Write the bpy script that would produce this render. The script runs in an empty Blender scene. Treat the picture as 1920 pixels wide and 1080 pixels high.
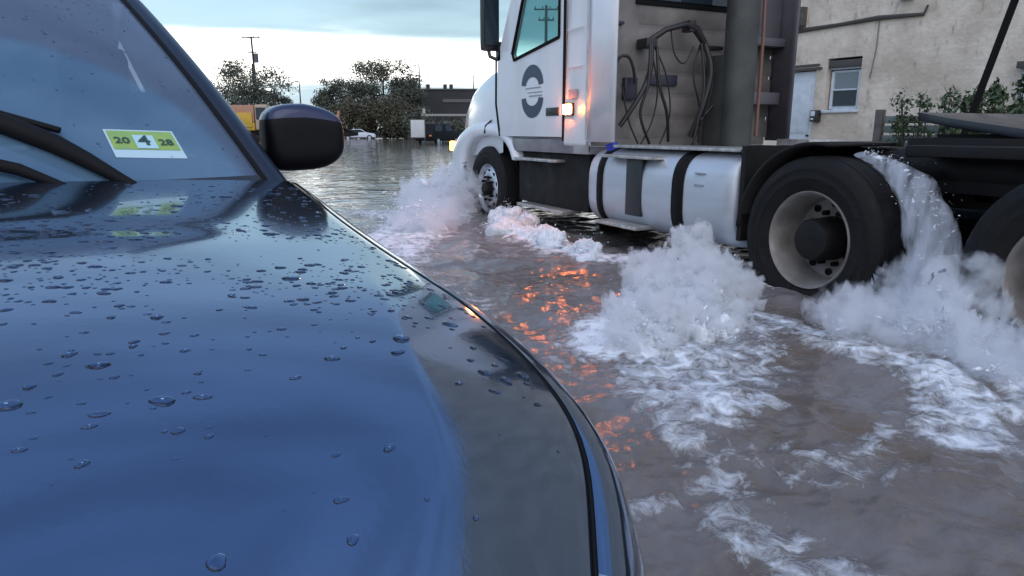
import bpy, bmesh, math, random
import numpy as np
from mathutils import Vector, Matrix

R = math.radians
random.seed(7)
rng = np.random.default_rng(11)
SC = bpy.context.scene
COL = SC.collection

# ------------------------------------------------------------------ camera
CAM_H, FPX, PITCH, YAW = 1.2, 1300.0, math.atan(295 / 1300.0), R(26)
cd = bpy.data.cameras.new("camera")
cd.sensor_width = 36.0
cd.lens = FPX / 1920 * 36.0
cd.clip_start = 0.05
cd.clip_end = 4000
cam = bpy.data.objects.new("camera", cd)
COL.objects.link(cam)
cam.location = (0, 0, CAM_H)
cam.rotation_euler = (R(90) - PITCH, 0, -YAW)
SC.camera = cam

# ------------------------------------------------------------------ world
w = bpy.data.worlds.new("World")
SC.world = w
w.use_nodes = True
nt = w.node_tree
nt.nodes.clear()
N = nt.nodes.new
L = nt.links.new
out = N('ShaderNodeOutputWorld')
bg_sky = N('ShaderNodeBackground')
bg_cl = N('ShaderNodeBackground')
mixw = N('ShaderNodeMixShader')
sky = N('ShaderNodeTexSky')
sky.sky_type = 'NISHITA'
sky.sun_disc = False
SUN_AZ, SUN_EL = R(205), R(52)          # azimuth from +Y towards +X
sky.sun_elevation = SUN_EL
sky.sun_rotation = SUN_AZ
L(sky.outputs[0], bg_sky.inputs[0])
bg_sky.inputs[1].default_value = 0.06
tc = N('ShaderNodeTexCoord')
sep = N('ShaderNodeSeparateXYZ')
L(tc.outputs['Generated'], sep.inputs[0])
# stretched cloud noise that bends the bands
mp = N('ShaderNodeMapping')
mp.inputs['Scale'].default_value = (1.6, 1.6, 13.0)
L(tc.outputs['Generated'], mp.inputs[0])
nz = N('ShaderNodeTexNoise')
nz.inputs['Scale'].default_value = 2.0
nz.inputs['Detail'].default_value = 6
nz.inputs['Roughness'].default_value = 0.5
L(mp.outputs[0], nz.inputs['Vector'])
m1 = N('ShaderNodeMath'); m1.operation = 'MULTIPLY_ADD'
L(nz.outputs[0], m1.inputs[0]); m1.inputs[1].default_value = 0.085; m1.inputs[2].default_value = -0.043
m2 = N('ShaderNodeMath'); m2.operation = 'ADD'
L(sep.outputs[2], m2.inputs[0]); L(m1.outputs[0], m2.inputs[1])
cr = N('ShaderNodeValToRGB')
el = cr.color_ramp.elements
stops = [(0.0, (.60, .68, .74)), (0.052, (.56, .72, .80)), (0.070, (2.4, 2.35, 2.2)), (0.096, (2.6, 2.55, 2.4)),
         (0.130, (.56, .78, .89)), (0.21, (.46, .69, .85)), (0.40, (.33, .50, .76)), (0.75, (.23, .38, .70)), (1.0, (.20, .34, .66))]
el[0].position = 0.0; el[0].color = (*stops[0][1], 1)
el[1].position = 1.0; el[1].color = (*stops[-1][1], 1)
for p, c in stops[1:-1]:
    e = el.new(p); e.color = (*c, 1)
L(m2.outputs[0], cr.inputs[0])
cr2 = N('ShaderNodeValToRGB'); el2 = cr2.color_ramp.elements
st2 = [(0.0, (.34, .44, .56)), (0.06, (.38, .54, .68)), (0.10, (.46, .64, .80)), (0.16, (.50, .70, .86)), (0.24, (.44, .64, .84)), (0.40, (.34, .52, .80)), (0.75, (.23, .38, .70)), (1.0, (.20, .34, .66))]
el2[0].color = (*st2[0][1], 1); el2[1].position = 1.0; el2[1].color = (*st2[-1][1], 1)
for p, c in st2[1:-1]:
    e = el2.new(p); e.color = (*c, 1)
L(m2.outputs[0], cr2.inputs[0])
dt2 = N('ShaderNodeVectorMath'); dt2.operation = 'DOT_PRODUCT'
L(tc.outputs['Generated'], dt2.inputs[0]); dt2.inputs[1].default_value = (math.sin(R(17)), math.cos(R(17)), 0)
azf = N('ShaderNodeMapRange'); azf.interpolation_type = 'SMOOTHSTEP'; azf.inputs[1].default_value = .86; azf.inputs[2].default_value = .965
L(dt2.outputs['Value'], azf.inputs[0])
bandmix = N('ShaderNodeMix'); bandmix.data_type = 'RGBA'
L(azf.outputs[0], bandmix.inputs[0]); L(cr2.outputs[0], bandmix.inputs[6]); L(cr.outputs[0], bandmix.inputs[7])
# streaks of grey cloud
nz2 = N('ShaderNodeTexNoise'); nz2.inputs['Scale'].default_value = 2.6; nz2.inputs['Detail'].default_value = 7
mp2 = N('ShaderNodeMapping'); mp2.inputs['Scale'].default_value = (1.0, 1.0, 7.0)
L(tc.outputs['Generated'], mp2.inputs[0]); L(mp2.outputs[0], nz2.inputs['Vector'])
mr = N('ShaderNodeMapRange'); mr.inputs[1].default_value = .42; mr.inputs[2].default_value = .68
mr.inputs[3].default_value = 1.10; mr.inputs[4].default_value = 0.74
L(nz2.outputs[0], mr.inputs[0])
# the unseen half of the sky is brightened and greyed as added fill light
dt = N('ShaderNodeVectorMath'); dt.operation = 'DOT_PRODUCT'
L(tc.outputs['Generated'], dt.inputs[0]); dt.inputs[1].default_value = (math.sin(R(20)), math.cos(R(20)), 0)
mr2 = N('ShaderNodeMapRange'); mr2.inputs[1].default_value = -.7; mr2.inputs[2].default_value = .45
mr2.inputs[3].default_value = 2.0; mr2.inputs[4].default_value = 1.0
L(dt.outputs['Value'], mr2.inputs[0])
mm = N('ShaderNodeMath'); mm.operation = 'MULTIPLY'
L(mr.outputs[0], mm.inputs[0]); L(mr2.outputs[0], mm.inputs[1])
wf_ = N('ShaderNodeMapRange'); wf_.inputs[1].default_value = .35; wf_.inputs[2].default_value = -.6; wf_.inputs[3].default_value = 0; wf_.inputs[4].default_value = .62
L(dt.outputs['Value'], wf_.inputs[0])
wmx = N('ShaderNodeMix'); wmx.data_type = 'RGBA'; L(wf_.outputs[0], wmx.inputs[0]); L(bandmix.outputs[2], wmx.inputs[6]); wmx.inputs[7].default_value = (.50, .47, .46, 1)
L(wmx.outputs[2], bg_cl.inputs[0]); L(mm.outputs[0], bg_cl.inputs[1])
mixw.inputs[0].default_value = 0.95
L(bg_sky.outputs[0], mixw.inputs[1]); L(bg_cl.outputs[0], mixw.inputs[2]); L(mixw.outputs[0], out.inputs[0])

# ------------------------------------------------------------------ sun behind cloud
sl = bpy.data.lights.new("sun", 'SUN')
sl.energy = 0.75
sl.angle = R(60)
sl.color = (1.0, .95, .88)
so = bpy.data.objects.new("sun", sl)
COL.objects.link(so)
sd = Vector((math.sin(SUN_AZ) * math.cos(SUN_EL), math.cos(SUN_AZ) * math.cos(SUN_EL), math.sin(SUN_EL)))
so.rotation_euler = (-sd).to_track_quat('-Z', 'Y').to_euler()

SC.view_settings.view_transform = 'Standard'
SC.view_settings.look = 'None'
SC.view_settings.gamma = 1
SC.view_settings.exposure = 0.12
SC.cycles.use_denoising = True
SC.cycles.max_bounces = 8
SC.cycles.volume_bounces = 5
SC.cycles.transparent_max_bounces = 12
SC.cycles.sample_clamp_indirect = 6
SC.cycles.caustics_reflective = True

# ------------------------------------------------------------------ survey helper: photo ray -> world point
def _ray(px, py):
    f = Vector((math.sin(YAW) * math.cos(PITCH), math.cos(YAW) * math.cos(PITCH), -math.sin(PITCH)))
    r = Vector((math.cos(YAW), -math.sin(YAW), 0))
    u = r.cross(f)
    return f + r * ((px - 960) / FPX) + u * ((540 - py) / FPX)
def on_z(px, py, z):
    d = _ray(px, py); t = (z - CAM_H) / d.z
    return Vector((d.x * t, d.y * t, z))
def on_x(px, py, x):
    d = _ray(px, py); t = x / d.x
    return Vector((x, d.y * t, CAM_H + d.z * t))
def far_at(px, depth):                       # ground position at a horizontal distance
    d = _ray(px, 245); t = depth / (d.x * math.sin(YAW) + d.y * math.cos(YAW))
    return Vector((d.x * t, d.y * t, 0))
def far_z(py, depth):
    return CAM_H + (245 - py) / FPX * depth

# ------------------------------------------------------------------ numpy gradient noise
_perm = rng.permutation(256); _perm = np.concatenate([_perm, _perm, _perm])
_g = rng.normal(size=(256, 3)); _g /= np.linalg.norm(_g, axis=1)[:, None]
def perlin(x, y, z=None):
    x = np.asarray(x, float); y = np.asarray(y, float)
    z = np.zeros_like(x) if z is None else np.asarray(z, float)
    xi, yi, zi = np.floor(x).astype(int), np.floor(y).astype(int), np.floor(z).astype(int)
    xf, yf, zf = x - xi, y - yi, z - zi
    xi &= 255; yi &= 255; zi &= 255
    f = lambda t: t * t * t * (t * (t * 6 - 15) + 10)
    u, v, w_ = f(xf), f(yf), f(zf)
    def gr(a, b, c, dx, dy, dz):
        h = _perm[_perm[_perm[a] + b] + c]
        g = _g[h]
        return g[..., 0] * dx + g[..., 1] * dy + g[..., 2] * dz
    a, b, c = xi, yi, zi
    x1 = gr(a, b, c, xf, yf, zf) * (1 - u) + gr(a + 1, b, c, xf - 1, yf, zf) * u
    x2 = gr(a, b + 1, c, xf, yf - 1, zf) * (1 - u) + gr(a + 1, b + 1, c, xf - 1, yf - 1, zf) * u
    x3 = gr(a, b, c + 1, xf, yf, zf - 1) * (1 - u) + gr(a + 1, b, c + 1, xf - 1, yf, zf - 1) * u
    x4 = gr(a, b + 1, c + 1, xf, yf - 1, zf - 1) * (1 - u) + gr(a + 1, b + 1, c + 1, xf - 1, yf - 1, zf - 1) * u
    y1 = x1 * (1 - v) + x2 * v
    y2 = x3 * (1 - v) + x4 * v
    return (y1 * (1 - w_) + y2 * w_) * 1.5
def fbm(x, y, z=None, o=4, ridge=False):
    s = 0; a = 1.0; t = 0; k = 1.0
    for i in range(o):
        n = perlin(np.asarray(x) * k + 13.7 * i, np.asarray(y) * k + 5.1 * i, None if z is None else np.asarray(z) * k + 3.3 * i)
        if ridge: n = 1 - 2 * np.abs(n)
        s = s + a * n; t += a; a *= .5; k *= 2.03
    return s / t
def sstep(a, b, x):
    t = np.clip((x - a) / (b - a), 0, 1)
    return t * t * (3 - 2 * t)

# ------------------------------------------------------------------ object helpers
def tag(o, label=None, cat=None, group=None, kind=None):
    if label: o['label'] = label
    if cat: o['category'] = cat
    if group: o['group'] = group
    if kind: o['kind'] = kind
    return o
def empty(name, loc, label, cat, group=None, rz=0):
    o = bpy.data.objects.new(name, None)
    COL.objects.link(o)
    o.location = loc; o.rotation_euler = (0, 0, rz); o.empty_display_size = .2
    return tag(o, label, cat, group)
def copy_tree(o, parent=None):
    c = o.copy(); COL.objects.link(c)
    if parent is not None: c.parent = parent
    for ch in list(o.children):
        copy_tree(ch, c)
    return c

class MB:
    def __init__(s, org=(0, 0, 0)):
        s.v = []; s.f = []; s.org = Vector(org); s.parts = []
    def add(s, vs, fs):
        k = len(s.v); s.parts.append((k, len(s.f)))
        s.v += [tuple(Vector(p) - s.org) for p in vs]
        s.f += [tuple(i + k for i in f) for f in fs]
        return s
    def box(s, c, size, M=None):
        x, y, z = [q / 2 for q in size]
        vs = [Vector(p) for p in ((-x, -y, -z), (x, -y, -z), (x, y, -z), (-x, y, -z), (-x, -y, z), (x, -y, z), (x, y, z), (-x, y, z))]
        if M is not None: vs = [M @ p for p in vs]
        return s.add([p + Vector(c) for p in vs], [(0, 3, 2, 1), (4, 5, 6, 7), (0, 1, 5, 4), (1, 2, 6, 5), (2, 3, 7, 6), (3, 0, 4, 7)])
    def b2(s, x0, x1, y0, y1, z0, z1):
        return s.box(((x0 + x1) / 2, (y0 + y1) / 2, (z0 + z1) / 2), (abs(x1 - x0), abs(y1 - y0), abs(z1 - z0)))
    def tube(s, pts, r, n=8, cap=True):
        pts = [Vector(p) for p in pts]
        rs = r if isinstance(r, (list, tuple)) else [r] * len(pts)
        vs = []; fs = []
        up = None
        for i, p in enumerate(pts):
            t = (pts[min(i + 1, len(pts) - 1)] - pts[max(i - 1, 0)]).normalized()
            if up is None:
                up = t.orthogonal().normalized()
            up = (up - t * up.dot(t)).normalized()
            b = t.cross(up)
            for k in range(n):
                a = 2 * math.pi * k / n
                vs.append(p + (up * math.cos(a) + b * math.sin(a)) * rs[i])
        for i in range(len(pts) - 1):
            for k in range(n):
                k2 = (k + 1) % n
                fs.append((i * n + k, i * n + k2, (i + 1) * n + k2, (i + 1) * n + k))
        if cap:
            fs.append(tuple(range(n))[::-1]); fs.append(tuple((len(pts) - 1) * n + k for k in range(n)))
        return s.add(vs, fs)
    def lathe(s, prof, c, axis='X', n=48, sgn=1):
        # prof: (radius, offset along axis); closed ring list
        vs = []; fs = []
        c = Vector(c)
        for r, h in prof:
            for k in range(n):
                a = 2 * math.pi * k / n
                ca, sa = math.cos(a) * r, math.sin(a) * r
                p = {'X': Vector((h * sgn, ca, sa)), 'Y': Vector((ca, h * sgn, sa)), 'Z': Vector((ca, sa, h * sgn))}[axis]
                vs.append(c + p)
        for i in range(len(prof) - 1):
            for k in range(n):
                k2 = (k + 1) % n
                fs.append((i * n + k, i * n + k2, (i + 1) * n + k2, (i + 1) * n + k))
        return s.add(vs, fs)
    def prism(s, poly, h0, h1, axis='X', hf=None):
        # poly: 2-D points; axis X -> (y,z), axis Y -> (x,z), axis Z -> (x,y)
        f = {'X': lambda a, b, h: (h, a, b), 'Y': lambda a, b, h: (a, h, b), 'Z': lambda a, b, h: (a, b, h)}[axis]
        n = len(poly)
        vs = [f(a, b, h0) for a, b in poly] + [f(a, b, h1) for a, b in poly]
        fs = [tuple(range(n))[::-1], tuple(range(n, 2 * n))] + [(i, (i + 1) % n, n + (i + 1) % n, n + i) for i in range(n)]
        return s.add(vs, fs)
    def grid(s, P, closed=False):
        m, n = len(P), len(P[0])
        vs = [p for row in P for p in row]
        fs = []
        for i in range(m - 1):
            for j in range(n if closed else n - 1):
                j2 = (j + 1) % n
                fs.append((i * n + j, i * n + j2, (i + 1) * n + j2, (i + 1) * n + j))
        return s.add(vs, fs)
    def build(s, name, mat, parent=None, bevel=0, smooth=True, ang=35, thick=0, sub=0, loc=None, split=False):
        if split and len(s.parts) > 1:
            ends = s.parts[1:] + [(len(s.v), len(s.f))]; o = None
            for (v0, f0), (v1, f1) in zip(s.parts, ends):
                q = MB(); q.v = s.v[v0:v1]; q.f = [tuple(i - v0 for i in f) for f in s.f[f0:f1]]; q.parts = [(0, 0)]
                o = q.build(name, mat, parent, bevel, smooth, ang, thick, sub, loc)
            return o
        me = bpy.data.meshes.new(name)
        me.from_pydata(s.v, [], s.f)
        bm = bmesh.new(); bm.from_mesh(me)
        bmesh.ops.recalc_face_normals(bm, faces=bm.faces)
        if bevel:
            es = [e for e in bm.edges if len(e.link_faces) == 2 and e.calc_face_angle(0) > R(30)]
            bmesh.ops.bevel(bm, geom=es, offset=bevel, segments=2, affect='EDGES', profile=.6, clamp_overlap=True)
        bm.to_mesh(me); bm.free()
        me.materials.append(mat)
        o = bpy.data.objects.new(name, me)
        COL.objects.link(o)
        if smooth:
            me.polygons.foreach_set('use_smooth', [True] * len(me.polygons))
            me.set_sharp_from_angle(angle=R(ang))
        if thick:
            md = o.modifiers.new('solid', 'SOLIDIFY'); md.thickness = thick; md.offset = -1
        if sub:
            md = o.modifiers.new('sub', 'SUBSURF'); md.levels = sub; md.render_levels = sub
        if parent is not None: o.parent = parent
        if loc is not None: o.location = loc
        return o

# ------------------------------------------------------------------ materials
MATS = {}
def mat(name, col=(.5, .5, .5), rough=.5, metal=0, noise=None, ns=8.0, bump=0, bs=40.0, coat=0, emit=None, es=1, spec=.5, ior=None,
        stretch=None, rvar=0, nd=6, lo=.35, hi=.65, coatr=.03):
    if name in MATS: return MATS[name]
    m = bpy.data.materials.new(name); m.use_nodes = True
    t = m.node_tree; b = t.nodes['Principled BSDF']
    b.inputs['Base Color'].default_value = (*col, 1)
    b.inputs['Roughness'].default_value = rough
    b.inputs['Metallic'].default_value = metal
    b.inputs['Specular IOR Level'].default_value = spec
    if ior: b.inputs['IOR'].default_value = ior
    b.inputs['Coat Weight'].default_value = coat
    b.inputs['Coat Roughness'].default_value = coatr
    if emit:
        b.inputs['Emission Color'].default_value = (*emit, 1); b.inputs['Emission Strength'].default_value = es
    tcn = t.nodes.new('ShaderNodeTexCoord'); src = tcn.outputs['Object']
    if stretch:
        mpn = t.nodes.new('ShaderNodeMapping'); mpn.inputs['Scale'].default_value = stretch
        t.links.new(src, mpn.inputs[0]); src = mpn.outputs[0]
    if noise or rvar:
        n = t.nodes.new('ShaderNodeTexNoise'); n.inputs['Scale'].default_value = ns; n.inputs['Detail'].default_value = nd
        t.links.new(src, n.inputs['Vector'])
    if noise:
        mr_ = t.nodes.new('ShaderNodeMapRange'); mr_.inputs[1].default_value = lo; mr_.inputs[2].default_value = hi
        t.links.new(n.outputs[0], mr_.inputs[0])
        mx = t.nodes.new('ShaderNodeMix'); mx.data_type = 'RGBA'
        mx.inputs[6].default_value = (*col, 1); mx.inputs[7].default_value = (*noise, 1)
        t.links.new(mr_.outputs[0], mx.inputs[0]); t.links.new(mx.outputs[2], b.inputs['Base Color'])
    if rvar:
        r_ = t.nodes.new('ShaderNodeMapRange'); r_.inputs[1].default_value = .3; r_.inputs[2].default_value = .7
        r_.inputs[3].default_value = max(0.02, rough - rvar); r_.inputs[4].default_value = rough + rvar
        t.links.new(n.outputs[0], r_.inputs[0]); t.links.new(r_.outputs[0], b.inputs['Roughness'])
    if bump:
        n2 = t.nodes.new('ShaderNodeTexNoise'); n2.inputs['Scale'].default_value = bs; n2.inputs['Detail'].default_value = 5
        t.links.new(src, n2.inputs['Vector'])
        bp = t.nodes.new('ShaderNodeBump'); bp.inputs['Strength'].default_value = bump; bp.inputs['Distance'].default_value = .02
        t.links.new(n2.outputs[0], bp.inputs['Height']); t.links.new(bp.outputs[0], b.inputs['Normal'])
    MATS[name] = m
    return m

M_black = mat('black plastic', (.012, .013, .016), .4, noise=(.03, .03, .034), ns=5, rvar=.12)
M_rubber = mat('tyre rubber', (.006, .006, .0065), .7, noise=(.013, .012, .012), ns=9, rvar=.15, bump=.3, bs=60, spec=.25)
M_white = mat('white truck paint', (.74, .76, .80), .22, noise=(.60, .61, .64), ns=2.2, coat=.5, rvar=.08, stretch=(1, 1, .5), lo=.45, hi=.8)
M_wgrime = mat('grimy white panel', (.50, .49, .50), .4, noise=(.22, .20, .20), ns=3, rvar=.1, lo=.3, hi=.75)
M_back = mat('grimy cab back', (.24, .215, .20), .55, noise=(.10, .088, .082), ns=2.6, rvar=.1, lo=.3, hi=.7)
M_trim = mat('grey cab trim', (.16, .15, .17), .4, noise=(.26, .25, .26), ns=4)
M_steel = mat('bare aluminium', (.62, .64, .68), .28, metal=1, noise=(.42, .42, .45), ns=6, rvar=.12)
M_tank = mat('brushed tank aluminium', (.58, .62, .68), .42, metal=.45, noise=(.46, .48, .52), ns=3, rvar=.1, stretch=(1, .3, 2))
M_rim = mat('worn painted rim', (.30, .275, .255), .55, metal=.1, noise=(.17, .155, .145), ns=7, rvar=.15)
M_frame = mat('dark greasy chassis', (.006, .0055, .006), .65, noise=(.014, .012, .011), ns=6, rvar=.2, spec=.3)
M_deck = mat('wet black steel plate', (.010, .012, .020), .3, noise=(.02, .022, .032), ns=5, rvar=.08, spec=.6)
M_chrome = mat('pale metal tread', (.6, .58, .56), .35, metal=.6, noise=(.35, .34, .33), ns=14)
M_amber = mat('lit amber lamp', (1, .35, .08), .3, emit=(1, .22, .045), es=280)
M_amber2 = mat('small amber marker', (1, .35, .05), .3, emit=(1, .36, .05), es=12)
M_orangeglass = mat('orange lamp lens', (.55, .14, .03), .2, coat=1)
M_navy = mat('dark blue decal', (.035, .055, .10), .35)
M_decalgrey = mat('grey decal lettering', (.30, .32, .36), .4)
M_paint = mat('dark blue metallic paint', (.125, .18, .275), .10, metal=.9, coat=.5, coatr=.02, noise=(.118, .172, .265), ns=600, bump=.012, bs=110)
M_seat = mat('dark interior cloth', (.03, .03, .035), .8, noise=(.05, .05, .055), ns=20)
M_gap = mat('black seam rubber', (.005, .005, .006), .7, spec=.2)
M_clearlens = mat('headlamp lens', (.32, .38, .45), .08, metal=.4, coat=1, noise=(.15, .19, .24), ns=9)

def glassy(name, tint, alpha, rough=.02, body=(.03, .05, .07)):
    m = bpy.data.materials.new(name); m.use_nodes = True
    t = m.node_tree; b = t.nodes['Principled BSDF']; o = t.nodes['Material Output']
    b.inputs['Base Color'].default_value = (*body, 1); b.inputs['Roughness'].default_value = rough
    tr = t.nodes.new('ShaderNodeBsdfTransparent'); tr.inputs[0].default_value = (*tint, 1)
    mx = t.nodes.new('ShaderNodeMixShader'); mx.inputs[0].default_value = alpha
    t.links.new(tr.outputs[0], mx.inputs[1]); t.links.new(b.outputs[0], mx.inputs[2]); t.links.new(mx.outputs[0], o.inputs[0])
    MATS[name] = m
    return m
M_teal = glassy('teal cab glass', (.55, .76, .77), .25, body=(.1, .3, .32))
M_dglass = glassy('dark glass', (.25, .3, .32), .7)
M_screen = glassy('misted windscreen', (.30, .42, .55), .84, rough=.05, body=(.08, .15, .24))
# wiped and misted zones of the windscreen
def misted():
    t = M_screen.node_tree; b = t.nodes['Principled BSDF']
    tcn = t.nodes.new('ShaderNodeTexCoord')
    n = t.nodes.new('ShaderNodeTexNoise'); n.inputs['Scale'].default_value = 2.2; n.inputs['Detail'].default_value = 5
    t.links.new(tcn.outputs['Object'], n.inputs['Vector'])
    r_ = t.nodes.new('ShaderNodeMapRange'); r_.inputs[1].default_value = .42; r_.inputs[2].default_value = .7
    t.links.new(n.outputs[0], r_.inputs[0])
    vm = t.nodes.new('ShaderNodeVectorMath'); vm.operation = 'DISTANCE'
    t.links.new(tcn.outputs['Object'], vm.inputs[0]); vm.inputs[1].default_value = (-.36, 1.9, 1.06)
    # a worn arc at the limit of the wiper sweep
    a = t.nodes.new('ShaderNodeMapRange'); a.interpolation_type = 'SMOOTHSTEP'; a.inputs[1].default_value = .66; a.inputs[2].default_value = .72
    t.links.new(vm.outputs['Value'], a.inputs[0])
    c1 = t.nodes.new('ShaderNodeMix'); c1.data_type = 'RGBA'
    c1.inputs[6].default_value = (.075, .15, .24, 1); c1.inputs[7].default_value = (.13, .22, .32, 1)
    t.links.new(r_.outputs[0], c1.inputs[0])
    c2 = t.nodes.new('ShaderNodeMix'); c2.data_type = 'RGBA'
    t.links.new(a.outputs[0], c2.inputs[0]); t.links.new(c1.outputs[2], c2.inputs[6]); c2.inputs[7].default_value = (.09, .12, .18, 1)
    t.links.new(c2.outputs[2], b.inputs['Base Color'])
misted()

# ------------------------------------------------------------------ water with foam
def px_pts(lst, z=.17):
    return [tuple(on_z(a, b, z)[:2]) for a, b in lst]
# foam trails measured on the photograph: points, radius in metres, weight
FOAM = [
    (px_pts([(860, 372), (800, 420), (740, 455), (700, 492)]), 0.500, 1.00),
    (px_pts([(700, 400), (760, 408), (830, 400)]), 0.450, 0.80),
    (px_pts([(760, 500), (840, 560), (900, 590)]), 0.248, 0.42),
    (px_pts([(945, 425), (1010, 455), (1100, 485), (1190, 492)]), 0.260, 1.05),
    (px_pts([(1395, 520), (1290, 560), (1210, 610), (1170, 650)]), 0.340, 1.30),
    (px_pts([(1250, 660), (1265, 720), (1300, 770)]), 0.295, 0.88),
    (px_pts([(1390, 600), (1400, 680), (1380, 760), (1330, 800)]), 0.202, 0.68),
    (px_pts([(1200, 770), (1240, 790), (1290, 830), (1290, 850)]), 0.109, 0.76),
    (px_pts([(1330, 850), (1360, 930), (1400, 1000), (1480, 1075)]), 0.155, 0.50),
    (px_pts([(1440, 1040), (1500, 1060), (1560, 1090)]), 0.155, 0.68),
    (px_pts([(1440, 600), (1500, 640), (1580, 668)]), 0.155, 0.80),
    (px_pts([(1630, 680), (1730, 705), (1800, 760), (1800, 830)]), 0.178, 0.92),
    (px_pts([(1700, 560), (1640, 605), (1740, 620), (1860, 690), (1960, 740)]), 0.260, 1.10),
    (px_pts([(1840, 600), (1960, 620), (2100, 640)]), 0.400, 1.20),
    (px_pts([(1800, 600), (1760, 620), (1720, 590)]), 0.220, 1.10),
    (px_pts([(1930, 700), (1860, 640)]), 0.217, 0.80),
    (px_pts([(1830, 780), (1900, 776), (2000, 790)]), 0.093, 0.80),
    (px_pts([(1530, 530), (1600, 590), (1640, 600)]), 0.109, 0.64),
    (px_pts([(1700, 800), (1640, 850), (1560, 880)]), 0.093, 0.44),
    (px_pts([(1180, 960), (1240, 955)]), 0.070, 0.64),
    (px_pts([(1420, 880), (1500, 900), (1620, 890)]), 0.155, 0.42),
    (px_pts([(2050, 700), (2300, 900), (2700, 1200)]), 0.400, 1.00),
    ([(3.3, 10.2), (3.2, 8.9), (2.2, 7.2)], .45, .8),
    ([(6.1, 9.0), (6.6, 6.0), (7.0, 1.0), (7.2, -6)], .6, .9),
]
def seg_field(X, Y, pts, r):
    d = np.full(X.shape, 1e9)
    for (x0, y0), (x1, y1) in zip(pts[:-1], pts[1:]):
        dx, dy = x1 - x0, y1 - y0
        t = np.clip(((X - x0) * dx + (Y - y0) * dy) / (dx * dx + dy * dy + 1e-9), 0, 1)
        d = np.minimum(d, np.hypot(X - x0 - t * dx, Y - y0 - t * dy))
    return d / r
def foam_at(X, Y):
    wx = X + .10 * fbm(X * 3, Y * 3, o=4) + .03 * fbm(X * 14, Y * 14, o=3)
    wy = Y + .10 * fbm(X * 3 + 40, Y * 3 + 9, o=4) + .03 * fbm(X * 14 + 7, Y * 14, o=3)
    f = np.zeros_like(X)
    for pts, r, k in FOAM:
        d = seg_field(wx, wy, pts, r)
        f = np.maximum(f, k * (1 - sstep(.45, 1.35, d)))
    sp = sstep(.18, .5, fbm(X * 2.3 + 3, Y * 2.3, o=5)) * .70 * np.exp(-((X - 2.2) / 1.5) ** 2) * (Y < 9)
    return np.maximum(f, sp)
WATER_Z = .17
def water_height(X, Y):
    r = np.hypot(X, Y)
    h = np.zeros_like(X)
    k = np.random.default_rng(3)
    for lam, amp in ((2.6, .007), (1.7, .0075), (1.1, .0075), (.72, .0065), (.47, .0052), (.31, .0042), (.21, .003), (.13, .0018)):
        for j in range(3):
            a = R(-62) + k.normal() * .75
            ph = k.uniform(0, 6.28)
            kk = 2 * math.pi / lam / k.uniform(.85, 1.2)
            fade = np.clip(lam * 42 / np.maximum(r, .1) - .2, 0, 1)
            s_ = np.sin((X * math.cos(a) + Y * math.sin(a)) * kk + ph + 1.3 * fbm(X / lam * .35 + j * 7, Y / lam * .35, o=2))
            h += amp * .55 * (1 - .5 * sstep(2.5, 7, r)) * fade * (1 - np.abs(s_)) * 1.4
    near = 1 - sstep(6, 14, r)
    # churned water round the truck
    ch = fbm(X * 2.6, Y * 2.6, o=5, ridge=True)
    turb = 1 - sstep(.4, 2.6, np.abs(X - 2.7)) * 1.0
    h += near * (.010 + .016 * turb) * ch + near * (.003 + .004 * turb) * fbm(X * 7, Y * 7, o=3)
    # wake ridges running back from the wheels
    h += near * .022 * np.sin(((X - 3.4) * .86 + (Y - 3.0) * .5) * 5.0 + 1.2 * fbm(X, Y, o=2)) * np.exp(-((X - 2.3) / 1.4) ** 2) * (Y < 5)
    return h - .02
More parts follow.
